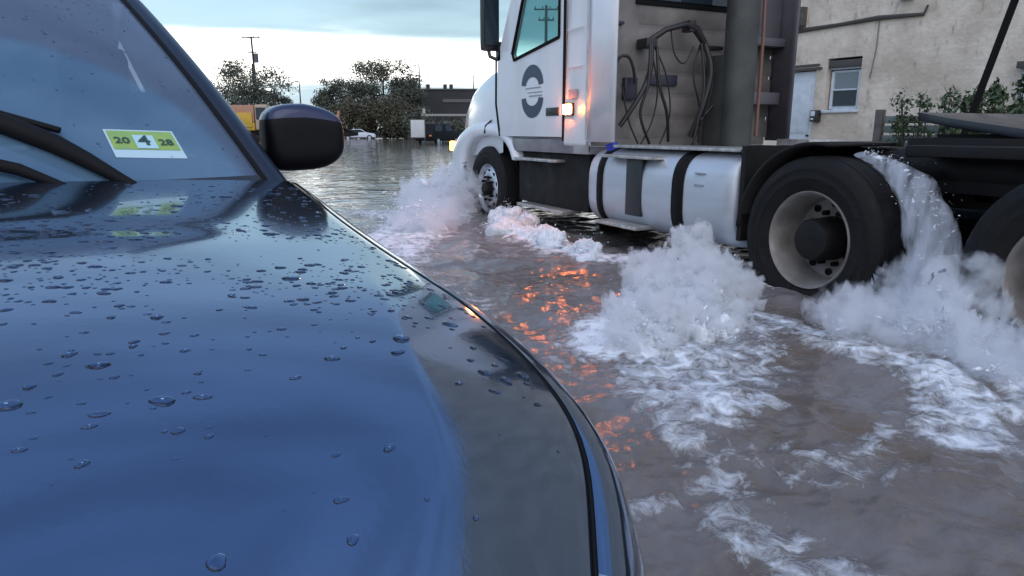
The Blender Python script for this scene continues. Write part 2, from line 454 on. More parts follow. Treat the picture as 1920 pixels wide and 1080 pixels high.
def build_water():
    rr = [.25]
    while rr[-1] < 18: rr.append(rr[-1] * 1.0075)
    while rr[-1] < 420: rr.append(rr[-1] * 1.018)
    rr = np.array(rr)
    fine = np.linspace(YAW - R(46), YAW + R(46), 520)
    coarse = np.linspace(YAW + R(46), YAW - R(46) + 2 * math.pi, 90)[1:-1]
    th = np.concatenate([fine, coarse])
    T, RR = np.meshgrid(th, rr)
    X = RR * np.sin(T); Y = RR * np.cos(T)
    f = np.where(RR < 20, foam_at(X, Y), 0)
    Z = WATER_Z + water_height(X, Y)
    lump = fbm(X * 7, Y * 7, o=4, ridge=True)
    lump2 = fbm(X * 22, Y * 22, o=3)
    fm = sstep(.25, 1.0, f)
    Z += fm * (.010 + .016 * lump + .008 * lump2)
    n, m = X.shape[0], X.shape[1]
    co = np.stack([X, Y, Z], -1).reshape(-1, 3)
    co = np.vstack([co, [[0, 0, WATER_Z]]])
    i = np.arange(n - 1)[:, None]; j = np.arange(m)[None, :]
    j2 = (j + 1) % m
    q = np.stack([i * m + j, i * m + j2, (i + 1) * m + j2, (i + 1) * m + j], -1).reshape(-1, 4)
    faces = q[:, ::-1]
    me = bpy.data.meshes.new('water')
    nq = len(faces)
    me.vertices.add(len(co)); me.vertices.foreach_set('co', co.ravel())
    me.loops.add(nq * 4); me.loops.foreach_set('vertex_index', faces.ravel())
    me.polygons.add(nq); me.polygons.foreach_set('loop_start', np.arange(nq) * 4); me.polygons.foreach_set('loop_total', np.full(nq, 4))
    me.polygons.foreach_set('use_smooth', [True] * nq)
    me.update(calc_edges=True); me.validate()
    mk = np.zeros_like(X); wx = X + .12 * fbm(X * 2, Y * 2, o=4); wy = Y + .12 * fbm(X * 2 + 9, Y * 2, o=4)
    for pts, r, k in FOAM:
        if r > .05: mk = np.maximum(mk, min(k, 1) * (1 - sstep(.6, 3.4, seg_field(wx, wy, pts, r * 1.0 + .05))))
    mk = np.where(RR < 20, mk, 0)
    am = me.attributes.new('milk', 'FLOAT', 'POINT'); am.data.foreach_set('value', np.concatenate([mk.ravel(), [0]]).astype(np.float32))
    at = me.attributes.new('foam', 'FLOAT', 'POINT')
    at.data.foreach_set('value', np.concatenate([f.ravel(), [0]]).astype(np.float32))
    if me.polygons[0].normal.z < 0: me.flip_normals()
    o = bpy.data.objects.new('water', me); COL.objects.link(o)
    m_ = bpy.data.materials.new('flood water'); m_.use_nodes = True
    t = m_.node_tree; NN = t.nodes.new; LL = t.links.new
    b = t.nodes['Principled BSDF']
    tcn = NN('ShaderNodeTexCoord')
    a = NN('ShaderNodeAttribute'); a.attribute_name = 'foam'
    n1 = NN('ShaderNodeTexNoise'); n1.inputs['Scale'].default_value = 11; n1.inputs['Detail'].default_value = 12; n1.inputs['Roughness'].default_value = .72
    n1.inputs['Distortion'].default_value = .6
    LL(tcn.outputs['Object'], n1.inputs['Vector'])
    # foam + (noise-.5)*k -> threshold
    ma = NN('ShaderNodeMath'); ma.operation = 'MULTIPLY_ADD'; LL(n1.outputs[0], ma.inputs[0]); ma.inputs[1].default_value = 3.4; ma.inputs[2].default_value = -1.62
    mb = NN('ShaderNodeMath'); mb.operation = 'ADD'; LL(ma.outputs[0], mb.inputs[0]); LL(a.outputs['Fac'], mb.inputs[1])
    gate = NN('ShaderNodeMapRange'); gate.interpolation_type = 'SMOOTHSTEP'; gate.inputs[1].default_value = .36; gate.inputs[2].default_value = 1.30
    LL(mb.outputs[0], gate.inputs[0])
    g2 = NN('ShaderNodeMapRange'); g2.inputs[1].default_value = .02; g2.inputs[2].default_value = .2; LL(a.outputs['Fac'], g2.inputs[0])
    fac = NN('ShaderNodeMath'); fac.operation = 'MULTIPLY'; LL(gate.outputs[0], fac.inputs[0]); LL(g2.outputs[0], fac.inputs[1])
    n3 = NN('ShaderNodeTexNoise'); n3.inputs['Scale'].default_value = 1.3; n3.inputs['Detail'].default_value = 6
    LL(tcn.outputs['Object'], n3.inputs['Vector'])
    r3 = NN('ShaderNodeMapRange'); r3.inputs[1].default_value = .35; r3.inputs[2].default_value = .65; LL(n3.outputs[0], r3.inputs[0])
    cw = NN('ShaderNodeMix'); cw.data_type = 'RGBA'; cw.inputs[6].default_value = (.130, .094, .070, 1); cw.inputs[7].default_value = (.135, .118, .105, 1)
    LL(r3.outputs[0], cw.inputs[0])
    cf = NN('ShaderNodeMix'); cf.data_type = 'RGBA'; LL(fac.outputs[0], cf.inputs[0]); 
    amk = NN('ShaderNodeAttribute'); amk.attribute_name = 'milk'
    nmk = NN('ShaderNodeTexNoise'); nmk.inputs['Scale'].default_value = 2.6; nmk.inputs['Detail'].default_value = 8; nmk.inputs['Roughness'].default_value = .65; nmk.inputs['Distortion'].default_value = .5
    LL(tcn.outputs['Object'], nmk.inputs['Vector'])
    rmk = NN('ShaderNodeMapRange'); rmk.inputs[1].default_value = .30; rmk.inputs[2].default_value = .80; LL(nmk.outputs[0], rmk.inputs[0])
    mmk = NN('ShaderNodeMath'); mmk.operation = 'MULTIPLY'; LL(amk.outputs['Fac'], mmk.inputs[0]); LL(rmk.outputs[0], mmk.inputs[1])
    cm = NN('ShaderNodeMix'); cm.data_type = 'RGBA'; LL(mmk.outputs[0], cm.inputs[0]); LL(cw.outputs[2], cm.inputs[6]); cm.inputs[7].default_value = (.27, .275, .30, 1)
    LL(cm.outputs[2], cf.inputs[6]); cf.inputs[7].default_value = (.80, .83, .88, 1)
    LL(cf.outputs[2], b.inputs['Base Color'])
    ro = NN('ShaderNodeMapRange'); ro.inputs[3].default_value = .06; ro.inputs[4].default_value = .55; LL(fac.outputs[0], ro.inputs[0]); rm_ = NN('ShaderNodeMath'); rm_.operation = 'MULTIPLY_ADD'; LL(amk.outputs['Fac'], rm_.inputs[0]); rm_.inputs[1].default_value = .12; LL(ro.outputs[0], rm_.inputs[2]); LL(rm_.outputs[0], b.inputs['Roughness'])
    b.inputs['IOR'].default_value = 1.36
    # ripples: fine near, long low ones far away
    mpn = NN('ShaderNodeMapping'); mpn.inputs['Rotation'].default_value = (0, 0, YAW); mpn.inputs['Scale'].default_value = (.33, 1.0, 1)
    LL(tcn.outputs['Object'], mpn.inputs[0])
    w1 = NN('ShaderNodeTexNoise'); w1.inputs['Scale'].default_value = 2.6; w1.inputs['Detail'].default_value = 3; w1.inputs['Distortion'].default_value = .4
    LL(mpn.outputs[0], w1.inputs['Vector'])
    w2 = NN('ShaderNodeTexNoise'); w2.inputs['Scale'].default_value = 22; w2.inputs['Detail'].default_value = 5
    LL(tcn.outputs['Object'], w2.inputs['Vector'])
    b1 = NN('ShaderNodeBump'); b1.inputs['Strength'].default_value = .8; b1.inputs['Distance'].default_value = .05; LL(w1.outputs[0], b1.inputs['Height'])
    b2 = NN('ShaderNodeBump'); b2.inputs['Strength'].default_value = .65; b2.inputs['Distance'].default_value = .012; LL(w2.outputs[0], b2.inputs['Height'])
    LL(b1.outputs[0], b2.inputs['Normal'])
    ln_ = NN('ShaderNodeVectorMath'); ln_.operation = 'LENGTH'; LL(tcn.outputs['Object'], ln_.inputs[0])
    lr_ = NN('ShaderNodeMapRange'); lr_.inputs[1].default_value = 4; lr_.inputs[2].default_value = 9; lr_.inputs[3].default_value = .65; lr_.inputs[4].default_value = .12
    LL(ln_.outputs['Value'], lr_.inputs[0]); LL(lr_.outputs[0], b2.inputs['Strength'])
    b3 = NN('ShaderNodeBump'); b3.inputs['Strength'].default_value = .6; b3.inputs['Distance'].default_value = .02; LL(fac.outputs[0], b3.inputs['Height']); LL(b2.outputs[0], b3.inputs['Normal'])
    LL(b3.outputs[0], b.inputs['Normal'])
    me.materials.append(m_)
    tag(o, kind='structure')
build_water()

# road and far land
m_ground = mat('wet asphalt', (.04, .04, .042), .6, noise=(.06, .058, .055), ns=3, bump=.3)
g = MB()
g.add([(-900, -900, 0), (1100, -900, 0), (1100, 1100, 0), (-900, 1100, 0)], [(0, 1, 2, 3)])
tag(g.build('ground', m_ground, smooth=False), kind='structure')
m_land = mat('far bank of scrub', (.035, .04, .022), .9, noise=(.06, .055, .035), ns=.2)
g = MB()
pts = []
for k in range(60):
    a = YAW + R(-75 + 150 * k / 59)
    r0 = 98 + 6 * math.sin(k * 1.3) + 3 * math.sin(k * .53)
    pts.append([(math.sin(a) * q, math.cos(a) * q, z) for q, z in ((r0, .0), (r0 + 3, .35), (r0 + 30, .9), (900, 1.0))])
g.grid(pts)
tag(g.build('terrain', m_land), kind='structure')
# ------------------------------------------------------------------ the truck (drives towards +Y, its left side on the plane x = 3.5)
TX, TR = 3.5, 5.74
ORG = (4.72, 5.4, 0)
truck = empty('semi_truck', ORG, 'white day-cab semi truck pushing through the floodwater with an amber side lamp lit', 'truck')
def T(): return MB(ORG)
def arc(cy, cz, r, a0, a1, n=14):
    return [(cy + r * math.cos(R(a0 + (a1 - a0) * i / n)), cz + r * math.sin(R(a0 + (a1 - a0) * i / n))) for i in range(n + 1)]
# --- cab shell as a lofted rounded box: sections along Y
def cab_section(y, x0, x1, z0, z1, r=.10, lean=.05):
    pts = []
    for (cx, cz, a0) in ((x1 - r - lean, z1 - r, 0), (x0 + r + lean, z1 - r, 90), (x0 + r * .4, z0 + r * .4, 180), (x1 - r * .4, z0 + r * .4, 270)):
        rr = r if cz > 2 else r * .4
        for k in range(6):
            a = R(a0 + 90 * k / 5)
            pts.append((cx + rr * math.cos(a), y, cz + rr * math.sin(a)))
    return pts
m = T()
secs = [cab_section(5.60, TX + .04, TR - .04, 1.05, 3.02), cab_section(5.66, TX + .01, TR - .01, 1.05, 3.04), cab_section(6.02, TX, TR, 1.05, 3.06)]
m.grid(secs, closed=True)
m.add(secs[0], [tuple(range(len(secs[0])))])
shell = m.build('cab', M_white, truck, ang=40)
# front part of the cab, as pillars and panels so that the windows are open
m = T()
m.b2(TX + .05, TR - .05, 6.02, 7.0, 2.86, 3.04)                     # roof
m.b2(TX + .12, TR - .12, 7.0, 7.35, 2.9, 3.0)
m.b2(TX + .08, TR - .08, 6.03, 7.5, 1.06, 1.14)                     # floor
m.b2(TX + .20, TR - .20, 7.52, 7.60, 1.06, 1.95)                    # firewall
m.tube([(TX + .07, 7.56, 1.98), (TX + .10, 7.20, 2.5), (TX + .14, 6.95, 2.92)], .045)
m.tube([(TR - .07, 7.56, 1.98), (TR - .10, 7.20, 2.5), (TR - .14, 6.95, 2.92)], .045)
m.build('cab_frame', M_white, truck, bevel=.02)
m = T()
m.prism([(7.25, 3.02), (7.1, 3.3), (6.5, 3.85), (6.2, 3.95), (5.66, 3.98), (5.66, 3.02)], TX + .06, TR - .06)
m.build('roof_fairing', M_white, truck, bevel=.1)
m = T()
m.grid([[(TX + .1, 7.55, 1.98), (4.72, 7.72, 2.0), (TR - .1, 7.55, 1.98)], [(TX + .17, 7.0, 2.88), (4.72, 7.12, 2.9), (TR - .17, 7.0, 2.88)]])
m.build('windscreen', M_teal, truck)
# doors: frame polygon with the window opening
def side_door(x, sgn):
    d = T()
    outer = [(6.05, 1.14), (7.47, 1.14), (7.56, 1.5), (7.55, 2.0), (7.02, 2.88), (6.05, 2.92)]
    hole = [(6.13, 2.08), (7.12, 1.95), (7.16, 2.02), (6.82, 2.72), (6.76, 2.78), (6.13, 2.78)]
    th = .045
    # panels around the opening, butted end to end
    quads = [[(6.05, 1.14), (7.47, 1.14), (7.56, 1.5), (7.55, 2.0), (7.16, 2.02), (7.12, 1.95), (6.13, 2.08), (6.05, 2.08)],
             [(6.05, 2.08), (6.13, 2.08), (6.13, 2.78), (6.05, 2.92)],
             [(6.05, 2.92), (6.13, 2.78), (6.76, 2.78), (6.82, 2.72), (7.16, 2.02), (7.55, 2.0), (7.02, 2.88)]]
    for q in quads:
        vs = [(x, a, b) for a, b in q] + [(x + sgn * th, a, b) for a, b in q]
        n = len(q)
        d.add(vs, [tuple(range(n)), tuple(range(n, 2 * n))[::-1]] + [(i, (i + 1) % n, n + (i + 1) % n, n + i) for i in range(n)])
    do = d.build('door', M_white, truck)
    # seal round the window
    s_ = T()
    ring = [Vector((x - sgn * .004, a, b)) for a, b in hole]
    s_.tube(ring + [ring[0]], .017, n=6)
    s_.build('window_seal', M_gap, do)
    gl = T(); gl.add([(x + sgn * .02, a, b) for a, b in hole], [tuple(range(len(hole)))])
    gl.build('window_pane', M_teal, do, smooth=False)
    return do
door = side_door(TX, 1)
side_door(TR, -1)
# door seams, handle recess and pressed line
m = T()
m.b2(TX - .006, TX + .01, 6.022, 6.050, 1.1, 2.95)
m.tube([(TX - .001, 7.50, 1.14), (TX - .001, 7.60, 1.5), (TX - .001, 7.59, 1.98)], .012, n=6)
m.build('door_seam', M_gap, truck, split=True)
m = T(); m.b2(TX - .010, TX + .02, 6.12, 6.38, 1.345, 1.425)
m.build('door_handle', M_black, door, bevel=.008)
m = T()
for z in (1.78, 2.12):
    m.b2(TX - .002, TX + .01, 5.72, 5.98, z, z + .012)
m.build('pressed_line', M_white, truck, split=True)
# emblem on the door: upper and lower crescents with two grey lines between
def crescent(cy, cz, ry, rz, wd, a0, a1, tip):
    n = 18; vs = []; fs = []
    for i in range(n + 1):
        a = R(a0 + (a1 - a0) * i / n); k = wd
        vs += [(TX - .004, cy + ry * math.cos(a), cz + rz * math.sin(a)), (TX - .004, cy + (ry - k) * math.cos(a), cz + (rz - k * 1.25) * math.sin(a) + tip)]
    for i in range(n): fs.append((2 * i, 2 * i + 2, 2 * i + 3, 2 * i + 1))
    return vs, fs
m = T()
m.add(*crescent(6.69, 1.655, .245, .215, .10, 4, 176, 0)); m.add(*crescent(6.69, 1.545, .245, .215, .10, 184, 356, 0))
m.build('emblem', M_navy, door, smooth=False, split=True)
m = T()
for z, h, y0, y1 in ((1.630, .012, 6.50, 6.84), (1.585, .010, 6.47, 6.80), (1.548, .014, 6.47, 6.76)):
    m.b2(TX - .004, TX + .002, y0, y1, z, z + h)
m.build('lettering', M_decalgrey, door, split=True)
# amber lamps
m = T(); m.b2(TX - .03, TX + .012, 5.86, 6.00, 1.355, 1.445)
lamp = m.build('side_lamp', M_amber, truck, bevel=.012)
m = T(); m.b2(TX - .016, TX + .01, 5.845, 6.015, 1.34, 1.46)
m.build('lamp_bezel', M_black, lamp, bevel=.006)
m = T(); m.b2(TX - .018, TX + .02, 5.68, 5.72, 1.36, 1.42); m.build('marker_lamp', M_amber2, truck, bevel=.006)
# reflector panel above lamp
m = T(); m.b2(TX - .004, TX + .006, 5.78, 5.94, 1.50, 1.58); m.build('vent_cover', mat('greyish rose plastic', (.34, .30, .35), .4), truck)
# side extenders behind the cab
for x, s_ in ((TX, 1), (TR, -1)):
    m = T()
    prof = []
    for k in range(7):
        a = R(90 * k / 6)
        prof.append((x + s_ * (.002 + .05 * (1 - math.cos(a))), 5.62 - .02 - .36 * k / 6))
    vs = []
    for z in (1.10, 2.98):
        for (a, b) in prof: vs.append((a, b, z))
    n = len(prof)
    m.add(vs, [(i, i + 1, n + i + 1, n + i) for i in range(n - 1)])
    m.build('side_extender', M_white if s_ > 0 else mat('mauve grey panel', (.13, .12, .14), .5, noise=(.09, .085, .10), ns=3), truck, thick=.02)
m = T()
for z in (1.3, 1.6, 1.9, 2.2):
    for k in range(1): m.box((TX - .001, 5.615, z), (.01, .015, .015))
m.tube([(TX - .003, 5.615, 1.12), (TX - .003, 5.615, 2.9)], .008, n=6)
m.build('extender_joint', M_steel, truck)
# back wall with pressed ribs, window, brackets
m = T()
for k in range(8):
    z0 = 1.12 + .205 * k
    if z0 > 2.15: break
    m.box((4.9, 5.592, z0 + .1), (1.75, .022, .172))
m.box((3.83, 5.592, 1.75), (.30, .022, 1.25))
m.build('ribbed_back_panel', M_back, truck, bevel=.01)
m = T(); m.b2(TX + .05, TR - .05, 5.585, 5.60, 1.06, 2.98); m.build('back_wall', M_back, truck)
m = T(); m.b2(3.98, 5.25, 5.565, 5.588, 2.33, 2.85)
bw = m.build('rear_window', M_gap, truck, bevel=.01)
m = T(); m.b2(4.02, 5.21, 5.555, 5.562, 2.38, 2.82); m.build('pane', M_dglass, bw)
# air lines: looms hanging from the bracket
M_hose = mat('black air hose', (.02, .018, .02), .45)
m = T(); m.tube([(4.02, 5.45, 1.98), (4.2, 5.40, 2.10), (4.42, 5.40, 2.16), (4.56, 5.42, 2.13), (4.66, 5.40, 2.0)], [.03, .026, .028, .04, .03])
m.box((4.05, 5.48, 1.98), (.12, .16, .08)); m.box((4.78, 5.45, 1.97), (.22, .1, .035)); m.box((4.50, 5.45, 2.15), (.07, .12, .10))
m.build('hose_bracket', M_hose, truck, bevel=.006)
def loop(pts, r):
    # catmull-rom
    P = [Vector(p) for p in pts]; P = [P[0]] + P + [P[-1]]; o_ = []
    for i in range(1, len(P) - 2):
        for k in range(8):
            t = k / 8
            o_.append(.5 * ((2 * P[i]) + (-P[i - 1] + P[i + 1]) * t + (2 * P[i - 1] - 5 * P[i] + 4 * P[i + 1] - P[i + 2]) * t * t + (-P[i - 1] + 3 * P[i] - 3 * P[i + 1] + P[i + 2]) * t ** 3))
    o_.append(P[-2])
    mm_ = T(); mm_.tube(o_, r, n=8); return mm_
hoses = [([(4.06, 5.42, 1.97), (4.02, 5.38, 1.72), (3.90, 5.36, 1.50), (3.74, 5.42, 1.24)], .030),
         ([(4.03, 5.40, 1.97), (3.98, 5.34, 1.62), (3.92, 5.36, 1.35), (4.08, 5.42, 1.08)], .017),
         ([(4.12, 5.42, 1.95), (4.12, 5.36, 1.62), (4.22, 5.36, 1.36), (4.30, 5.42, 1.10)], .018),
         ([(4.66, 5.40, 2.0), (4.70, 5.34, 1.75), (4.62, 5.34, 1.42), (4.54, 5.40, 1.14)], .034),
         ([(4.62, 5.40, 2.0), (4.63, 5.34, 1.6), (4.56, 5.34, 1.2), (4.50, 5.34, .98), (4.30, 5.38, .90), (4.18, 5.4, .92)], .016),
         ([(5.15, 5.42, 1.82), (4.94, 5.40, 1.58), (4.66, 5.40, 1.30)], .016),
         ([(3.72, 5.5, 1.12), (3.71, 5.48, 1.7), (3.74, 5.46, 1.84), (3.84, 5.46, 1.85), (3.9, 5.46, 1.74), (3.93, 5.48, 1.62)], .018)]
hoses += [([(4.08, 5.46, 1.94), (4.16, 5.44, 1.6), (4.12, 5.44, 1.3), (4.0, 5.46, 1.06)], .009),
          ([(4.10, 5.44, 1.96), (4.24, 5.42, 1.7), (4.32, 5.44, 1.35), (4.22, 5.46, 1.05)], .009),
          ([(4.64, 5.44, 2.0), (4.56, 5.42, 1.72), (4.66, 5.42, 1.4), (4.70, 5.46, 1.08)], .010),
          ([(4.68, 5.42, 2.0), (4.76, 5.38, 1.7), (4.70, 5.38, 1.38), (4.60, 5.44, 1.05)], .010),
          ([(4.30, 5.46, 2.12), (4.34, 5.44, 1.9), (4.46, 5.44, 1.82), (4.58, 5.46, 1.98)], .009),
          ([(3.80, 5.5, 1.62), (3.86, 5.46, 1.3), (3.98, 5.46, 1.08)], .010)]
for p, r in hoses: loop(p, r * .8).build('air_hose', M_hose, truck)
m = T(); m.b2(3.58, 3.66, 5.52, 5.58, 1.40, 1.80); m.b2(3.86, 4.0, 5.53, 5.585, 1.48, 1.68); m.b2(4.13, 4.48, 5.55, 5.585, 1.62, 1.72)
for x, z in ((3.60, 2.16), (3.74, 2.14), (3.60, 2.02)): m.b2(x, x + .10, 5.54, 5.585, z, z + .03)
m.build('electrical_box', mat('dark violet plastic', (.03, .027, .05), .4), truck, bevel=.008, split=True)
# exhaust stack with heat shield
m = T(); m.tube([(4.94, 5.22, .9), (4.94, 5.22, 3.6)], .15, n=24); m.b2(4.80, 5.12, 5.22, 5.50, .85, 1.9)
st = m.build('exhaust_stack', mat('sooty exhaust', (.035, .037, .036), .5, noise=(.07, .075, .07), ns=3), truck)
m = T(); m.tube([(5.17, 5.18, 1.15), (5.17, 5.18, 2.1), (5.14, 5.2, 3.3)], .016, n=10)
m.build('tail_pipe', mat('rusty orange pipe', (.24, .11, .085), .5, noise=(.2, .12, .09), ns=6), st, split=True)
m = T(); m.b2(5.25, 5.70, 5.40, 5.52, 2.02, 2.10); m.b2(5.25, 5.70, 5.42, 5.50, 1.46, 1.58); m.b2(5.25, 5.70, 5.48, 5.55, 2.1, 2.9)
m.build('cab_shelf', mat('mauve grey panel', (.13, .12, .14), .5, noise=(.09, .085, .10), ns=3), truck, bevel=.01, split=True)
# lower trim under the cab
m = T(); m.b2(TX + .02, TR - .02, 5.62, 7.22, .98, 1.12)
m.build('lower_trim', M_trim, truck, bevel=.02)
m = T(); m.b2(TX + .018, TX + .05, 5.62, 5.86, .985, 1.10); m.build('trim_patch', M_wgrime, truck)
# --- bonnet
m = T()
def hood_sec(y, hw, z0, z1, r):
    c = (TX + TR) / 2; pts = []
    for i in range(17):
        a = R(180 * i / 16)
        ca, sa = math.cos(a), math.sin(a)
        ex = 2 / 5
        pts.append((c - hw * math.copysign(abs(ca) ** ex, ca), y, z0 + (z1 - z0) * abs(sa) ** ex))
    return pts
m.grid([hood_sec(7.54, 1.06, .95, 2.02, .1), hood_sec(7.9, 1.04, .9, 2.02, .1), hood_sec(8.4, 1.0, .9, 1.98, .1), hood_sec(8.9, .93, .85, 1.86, .1),
        hood_sec(9.22, .86, .80, 1.68, .1), hood_sec(9.40, .74, .75, 1.36, .1), hood_sec(9.46, .6, .75, 1.05, .1)])
bon = m.build('bonnet', M_white, truck, ang=60)
# front fenders with wheel arch
def fender(x, sgn, par):
    m = T()
    cy, cz = 7.92, .56
    P = []
    top = [(7.06, .88), (7.12, 1.00), (7.22, 1.14), (7.40, 1.24), (7.62, 1.29), (7.95, 1.315), (8.30, 1.31), (8.62, 1.27), (8.90, 1.18), (9.12, 1.04), (9.24, .88), (9.28, .72)]
    inn = [(7.20, .88), (7.26, .97), (7.34, 1.04), (7.46, 1.10), (7.62, 1.14), (7.92, 1.155), (8.22, 1.14), (8.42, 1.08), (8.58, .98), (8.67, .86), (8.70, .76), (8.70, .70)]
    for (ty, tz), (iy, iz) in zip(top, inn):
        row = []
        # from inner bonnet side over the crown to the arch lip
        row.append((x + sgn * .42, ty + (ty - cy) * .02, tz + .10 - .02))
        row.append((x + sgn * .22, ty, tz + .035))
        row.append((x + sgn * .09, ty, tz - .005))
        row.append((x + sgn * .02, ty * .9 + iy * .1, tz * .85 + iz * .15 - .01))
        row.append((x - sgn * .005, ty * .5 + iy * .5, tz * .5 + iz * .5))
        row.append((x + sgn * .005, iy, iz))
        row.append((x + sgn * .03, iy - (iy - cy) * .02, iz - .012))
        row.append((x + sgn * .30, iy - (iy - cy) * .03, iz - .02))
        P.append(row)
    m.grid(P)
    return m.build('front_fender', M_white, truck, ang=70, sub=1)
fe = fender(TX, 1, truck); fender(TR, -1, truck)
m = T(); m.tube([(TX - .006, 7.93, 1.17), (TX + .012, 7.93, 1.26), (TX + .09, 7.93, 1.322), (TX + .22, 7.93, 1.358)], .011, n=6); m.build('fender_seam', M_gap, fe)
m = T(); m.tube([(TX + .10, 7.60, 1.30), (TX + .06, 7.60, 1.6), (TX + .07, 7.60, 1.96)], .014, n=6); m.build('cowl_seam', M_gap, truck)
m = T(); m.b2(TX + .04, TX + .10, 9.13, 9.25, .93, 1.06); m.build('turn_lamp', M_amber2, fe, bevel=.02)
m = T(); m.b2(TX + .12, TX + .45, 9.22, 9.34, .82, 1.05); m.b2(TR - .45, TR - .12, 9.22, 9.34, .82, 1.05); m.build('headlamp', M_clearlens, truck, bevel=.03, split=True)
m = T(); m.b2(TX + .05, TR - .05, 9.05, 9.40, .35, .76); m.b2(TX, TX + .2, 8.72, 9.32, .36, .72); m.b2(TR - .2, TR, 8.72, 9.32, .36, .72)
m.build('bumper', M_white, truck, bevel=.05, split=True)
m = T(); m.b2(TX + .02, TX + .05, 8.66, 8.72, .60, .75); m.tube([(TX + .02, 8.74, .79), (TX + .02, 8.60, .79)], .01); m.build('tow_hook', M_steel, truck)
m = T(); m.b2(4.0, 5.4, 9.36, 9.41, .95, 1.3); m.build('grille', M_black, truck)
# inner wheel well dark liner, battery/black side boxes
m = T(); m.b2(TX + .36, TR - .36, 7.2, 9.0, .5, 1.25)
m.b2(TX + .10, TR - .1, 5.70, 7.20, .42, .98)
m.build('underbody', M_frame, truck, bevel=.02)
m = T()
m.b2(TX - .02, TX + .22, 6.15, 7.10, .885, .915)
m.build('upper_step', M_chrome, truck, bevel=.008)
m = T(); m.b2(TX - .03, TX + .2, 5.98, 7.0, .385, .42)
m.build('lower_step', M_chrome, truck, bevel=.008)
# mirror on the left side
m = T(); m.b2(TX - .165, TX + .045, 7.58, 7.69, 2.09, 3.0)
mi = m.build('wing_mirror', M_black, truck, bevel=.035)
m = T(); m.tube([(TX - .08, 7.63, 2.11), (TX - .07, 7.61, 2.03), (TX - .01, 7.58, 2.00), (TX + .08, 7.55, 2.02)], .022)
m.b2(TX + .0, TX + .07, 7.48, 7.60, 1.98, 2.18); m.tube([(TX - .05, 7.63, 2.95), (TX + .2, 7.15, 2.9)], .02)
m.build('mirror_arm', M_black, mi, bevel=0, split=True)
m = T(); m.b2(TX - .145, TX + .025, 7.562, 7.578, 2.15, 2.94); m.build('mirror_glass', M_dglass, mi)
# cab interior
m = T(); m.b2(TX + .15, TR - .15, 7.15, 7.55, 1.80, 2.02); m.b2(TX + .1, TR - .1, 6.1, 7.2, 1.14, 1.5)
m.build('dashboard', M_seat, truck, bevel=.05)
sw = []
for k in range(17):
    a = 2 * math.pi * k / 16
    sw.append((TX + .62 + .22 * math.cos(a), 6.98 - .10 * math.sin(a), 2.02 + .20 * math.sin(a)))
m = T(); m.tube(sw, .016, cap=False); m.tube([(TX + .62, 6.98, 2.02), (TX + .62, 7.25, 1.9)], .03); m.build('steering_wheel', M_seat, truck)
for x in (TX + .35, TR - .95):
    m = T(); m.b2(x, x + .55, 6.2, 6.7, 1.4, 1.75); m.b2(x, x + .55, 6.12, 6.26, 1.7, 2.16); m.build('seat', M_seat, truck, bevel=.05)
# chassis rails and deck behind the cab
m = T()
for x in (4.28, 5.08): m.b2(x, x + .09, .4, 9.0, .74, 1.02)
for y in (.6, 1.7, 2.4, 3.0, 4.2, 5.1): m.b2(4.28, 5.17, y, y + .12, .78, .98)
m.b2(4.25, 5.2, 3.3, 5.5, .70, .92); m.tube([(4.7, 1.2, .6), (4.7, 7.0, .75)], .07); m.b2(TX + .5, TR - .5, 4.3, 5.5, .55, .98)
m.build('chassis', M_frame, truck, bevel=.01)
m = T(); m.b2(5.42, 6.0, 4.75, 5.15, 1.05, 1.12); m.build('far_side_step', M_chrome, truck, bevel=.01)
# fuel tank (near) with straps and steps
def tank(x0, sgn, par):
    cz, rz, rx = .705, .345, .36
    def sec(y, k=1.0):
        pts = []
        for i in range(40):
            a = 2 * math.pi * i / 40; ca, sa = math.cos(a), math.sin(a)
            e = .62
            pts.append((x0 + sgn * (rx - rx * k * math.copysign(abs(ca) ** e, ca)), y, cz + rz * k * math.copysign(abs(sa) ** e, sa)))
        return pts
    m = T()
    rows = [sec(3.66, .3), sec(3.67, .85), sec(3.71, .96), sec(3.78, 1), sec(5.46, 1), sec(5.53, .97), sec(5.575, .86), sec(5.60, .3)]
    m.grid(rows, closed=True); m.add(rows[0], [tuple(range(40))]); m.add(rows[-1], [tuple(range(40))])
    t_ = m.build('fuel_tank', M_tank, par, ang=50)
    for y, wd_ in ((4.18, .13), (5.28, .09)):
        m = T(); ring = [Vector(p) for p in sec(y, 1.02)]
        for i in range(40):
            pass
        a = [Vector((p[0], y, p[2])) for p in sec(y, 1.025)]; b = [Vector((p[0], y + wd_, p[2])) for p in sec(y, 1.025)]
        m.grid([a, b], closed=True); m.build('tank_strap', M_gap, t_, thick=.012)
    return t_
tk = tank(TX - .02, 1, truck); tank(TR + .02, -1, truck)
m = T(); m.b2(TX - .026, TX + .03, 4.70, 4.92, .50, .98); m.build('tank_recess', M_black, tk, bevel=.006)
m = T(); m.b2(TX - .10, TX + .18, 4.50, 5.20, .975, 1.0); m.build('tank_step', M_chrome, tk, bevel=.006)
m = T(); m.b2(TX - .13, TX + .12, 4.62, 5.22, .40, .43)
m.build('tank_step', M_chrome, tk, bevel=.006)
m = T(); m.tube([(TX + .14, 5.36, 1.0), (TX + .12, 5.37, 1.09)], .055, n=16); m.build('filler_cap', mat('blue cap plastic', (.04, .06, .45), .35), tk)
m = T(); m.b2(TX + .06, TX + .5, 3.70, 5.25, 1.055, 1.078); m.build('deck_plate', M_chrome, truck, bevel=.004)
m = T(); m.b2(TX + .20, TX + .55, 3.72, 5.3, .99, 1.05); m.build('deck_support', M_navy, truck)
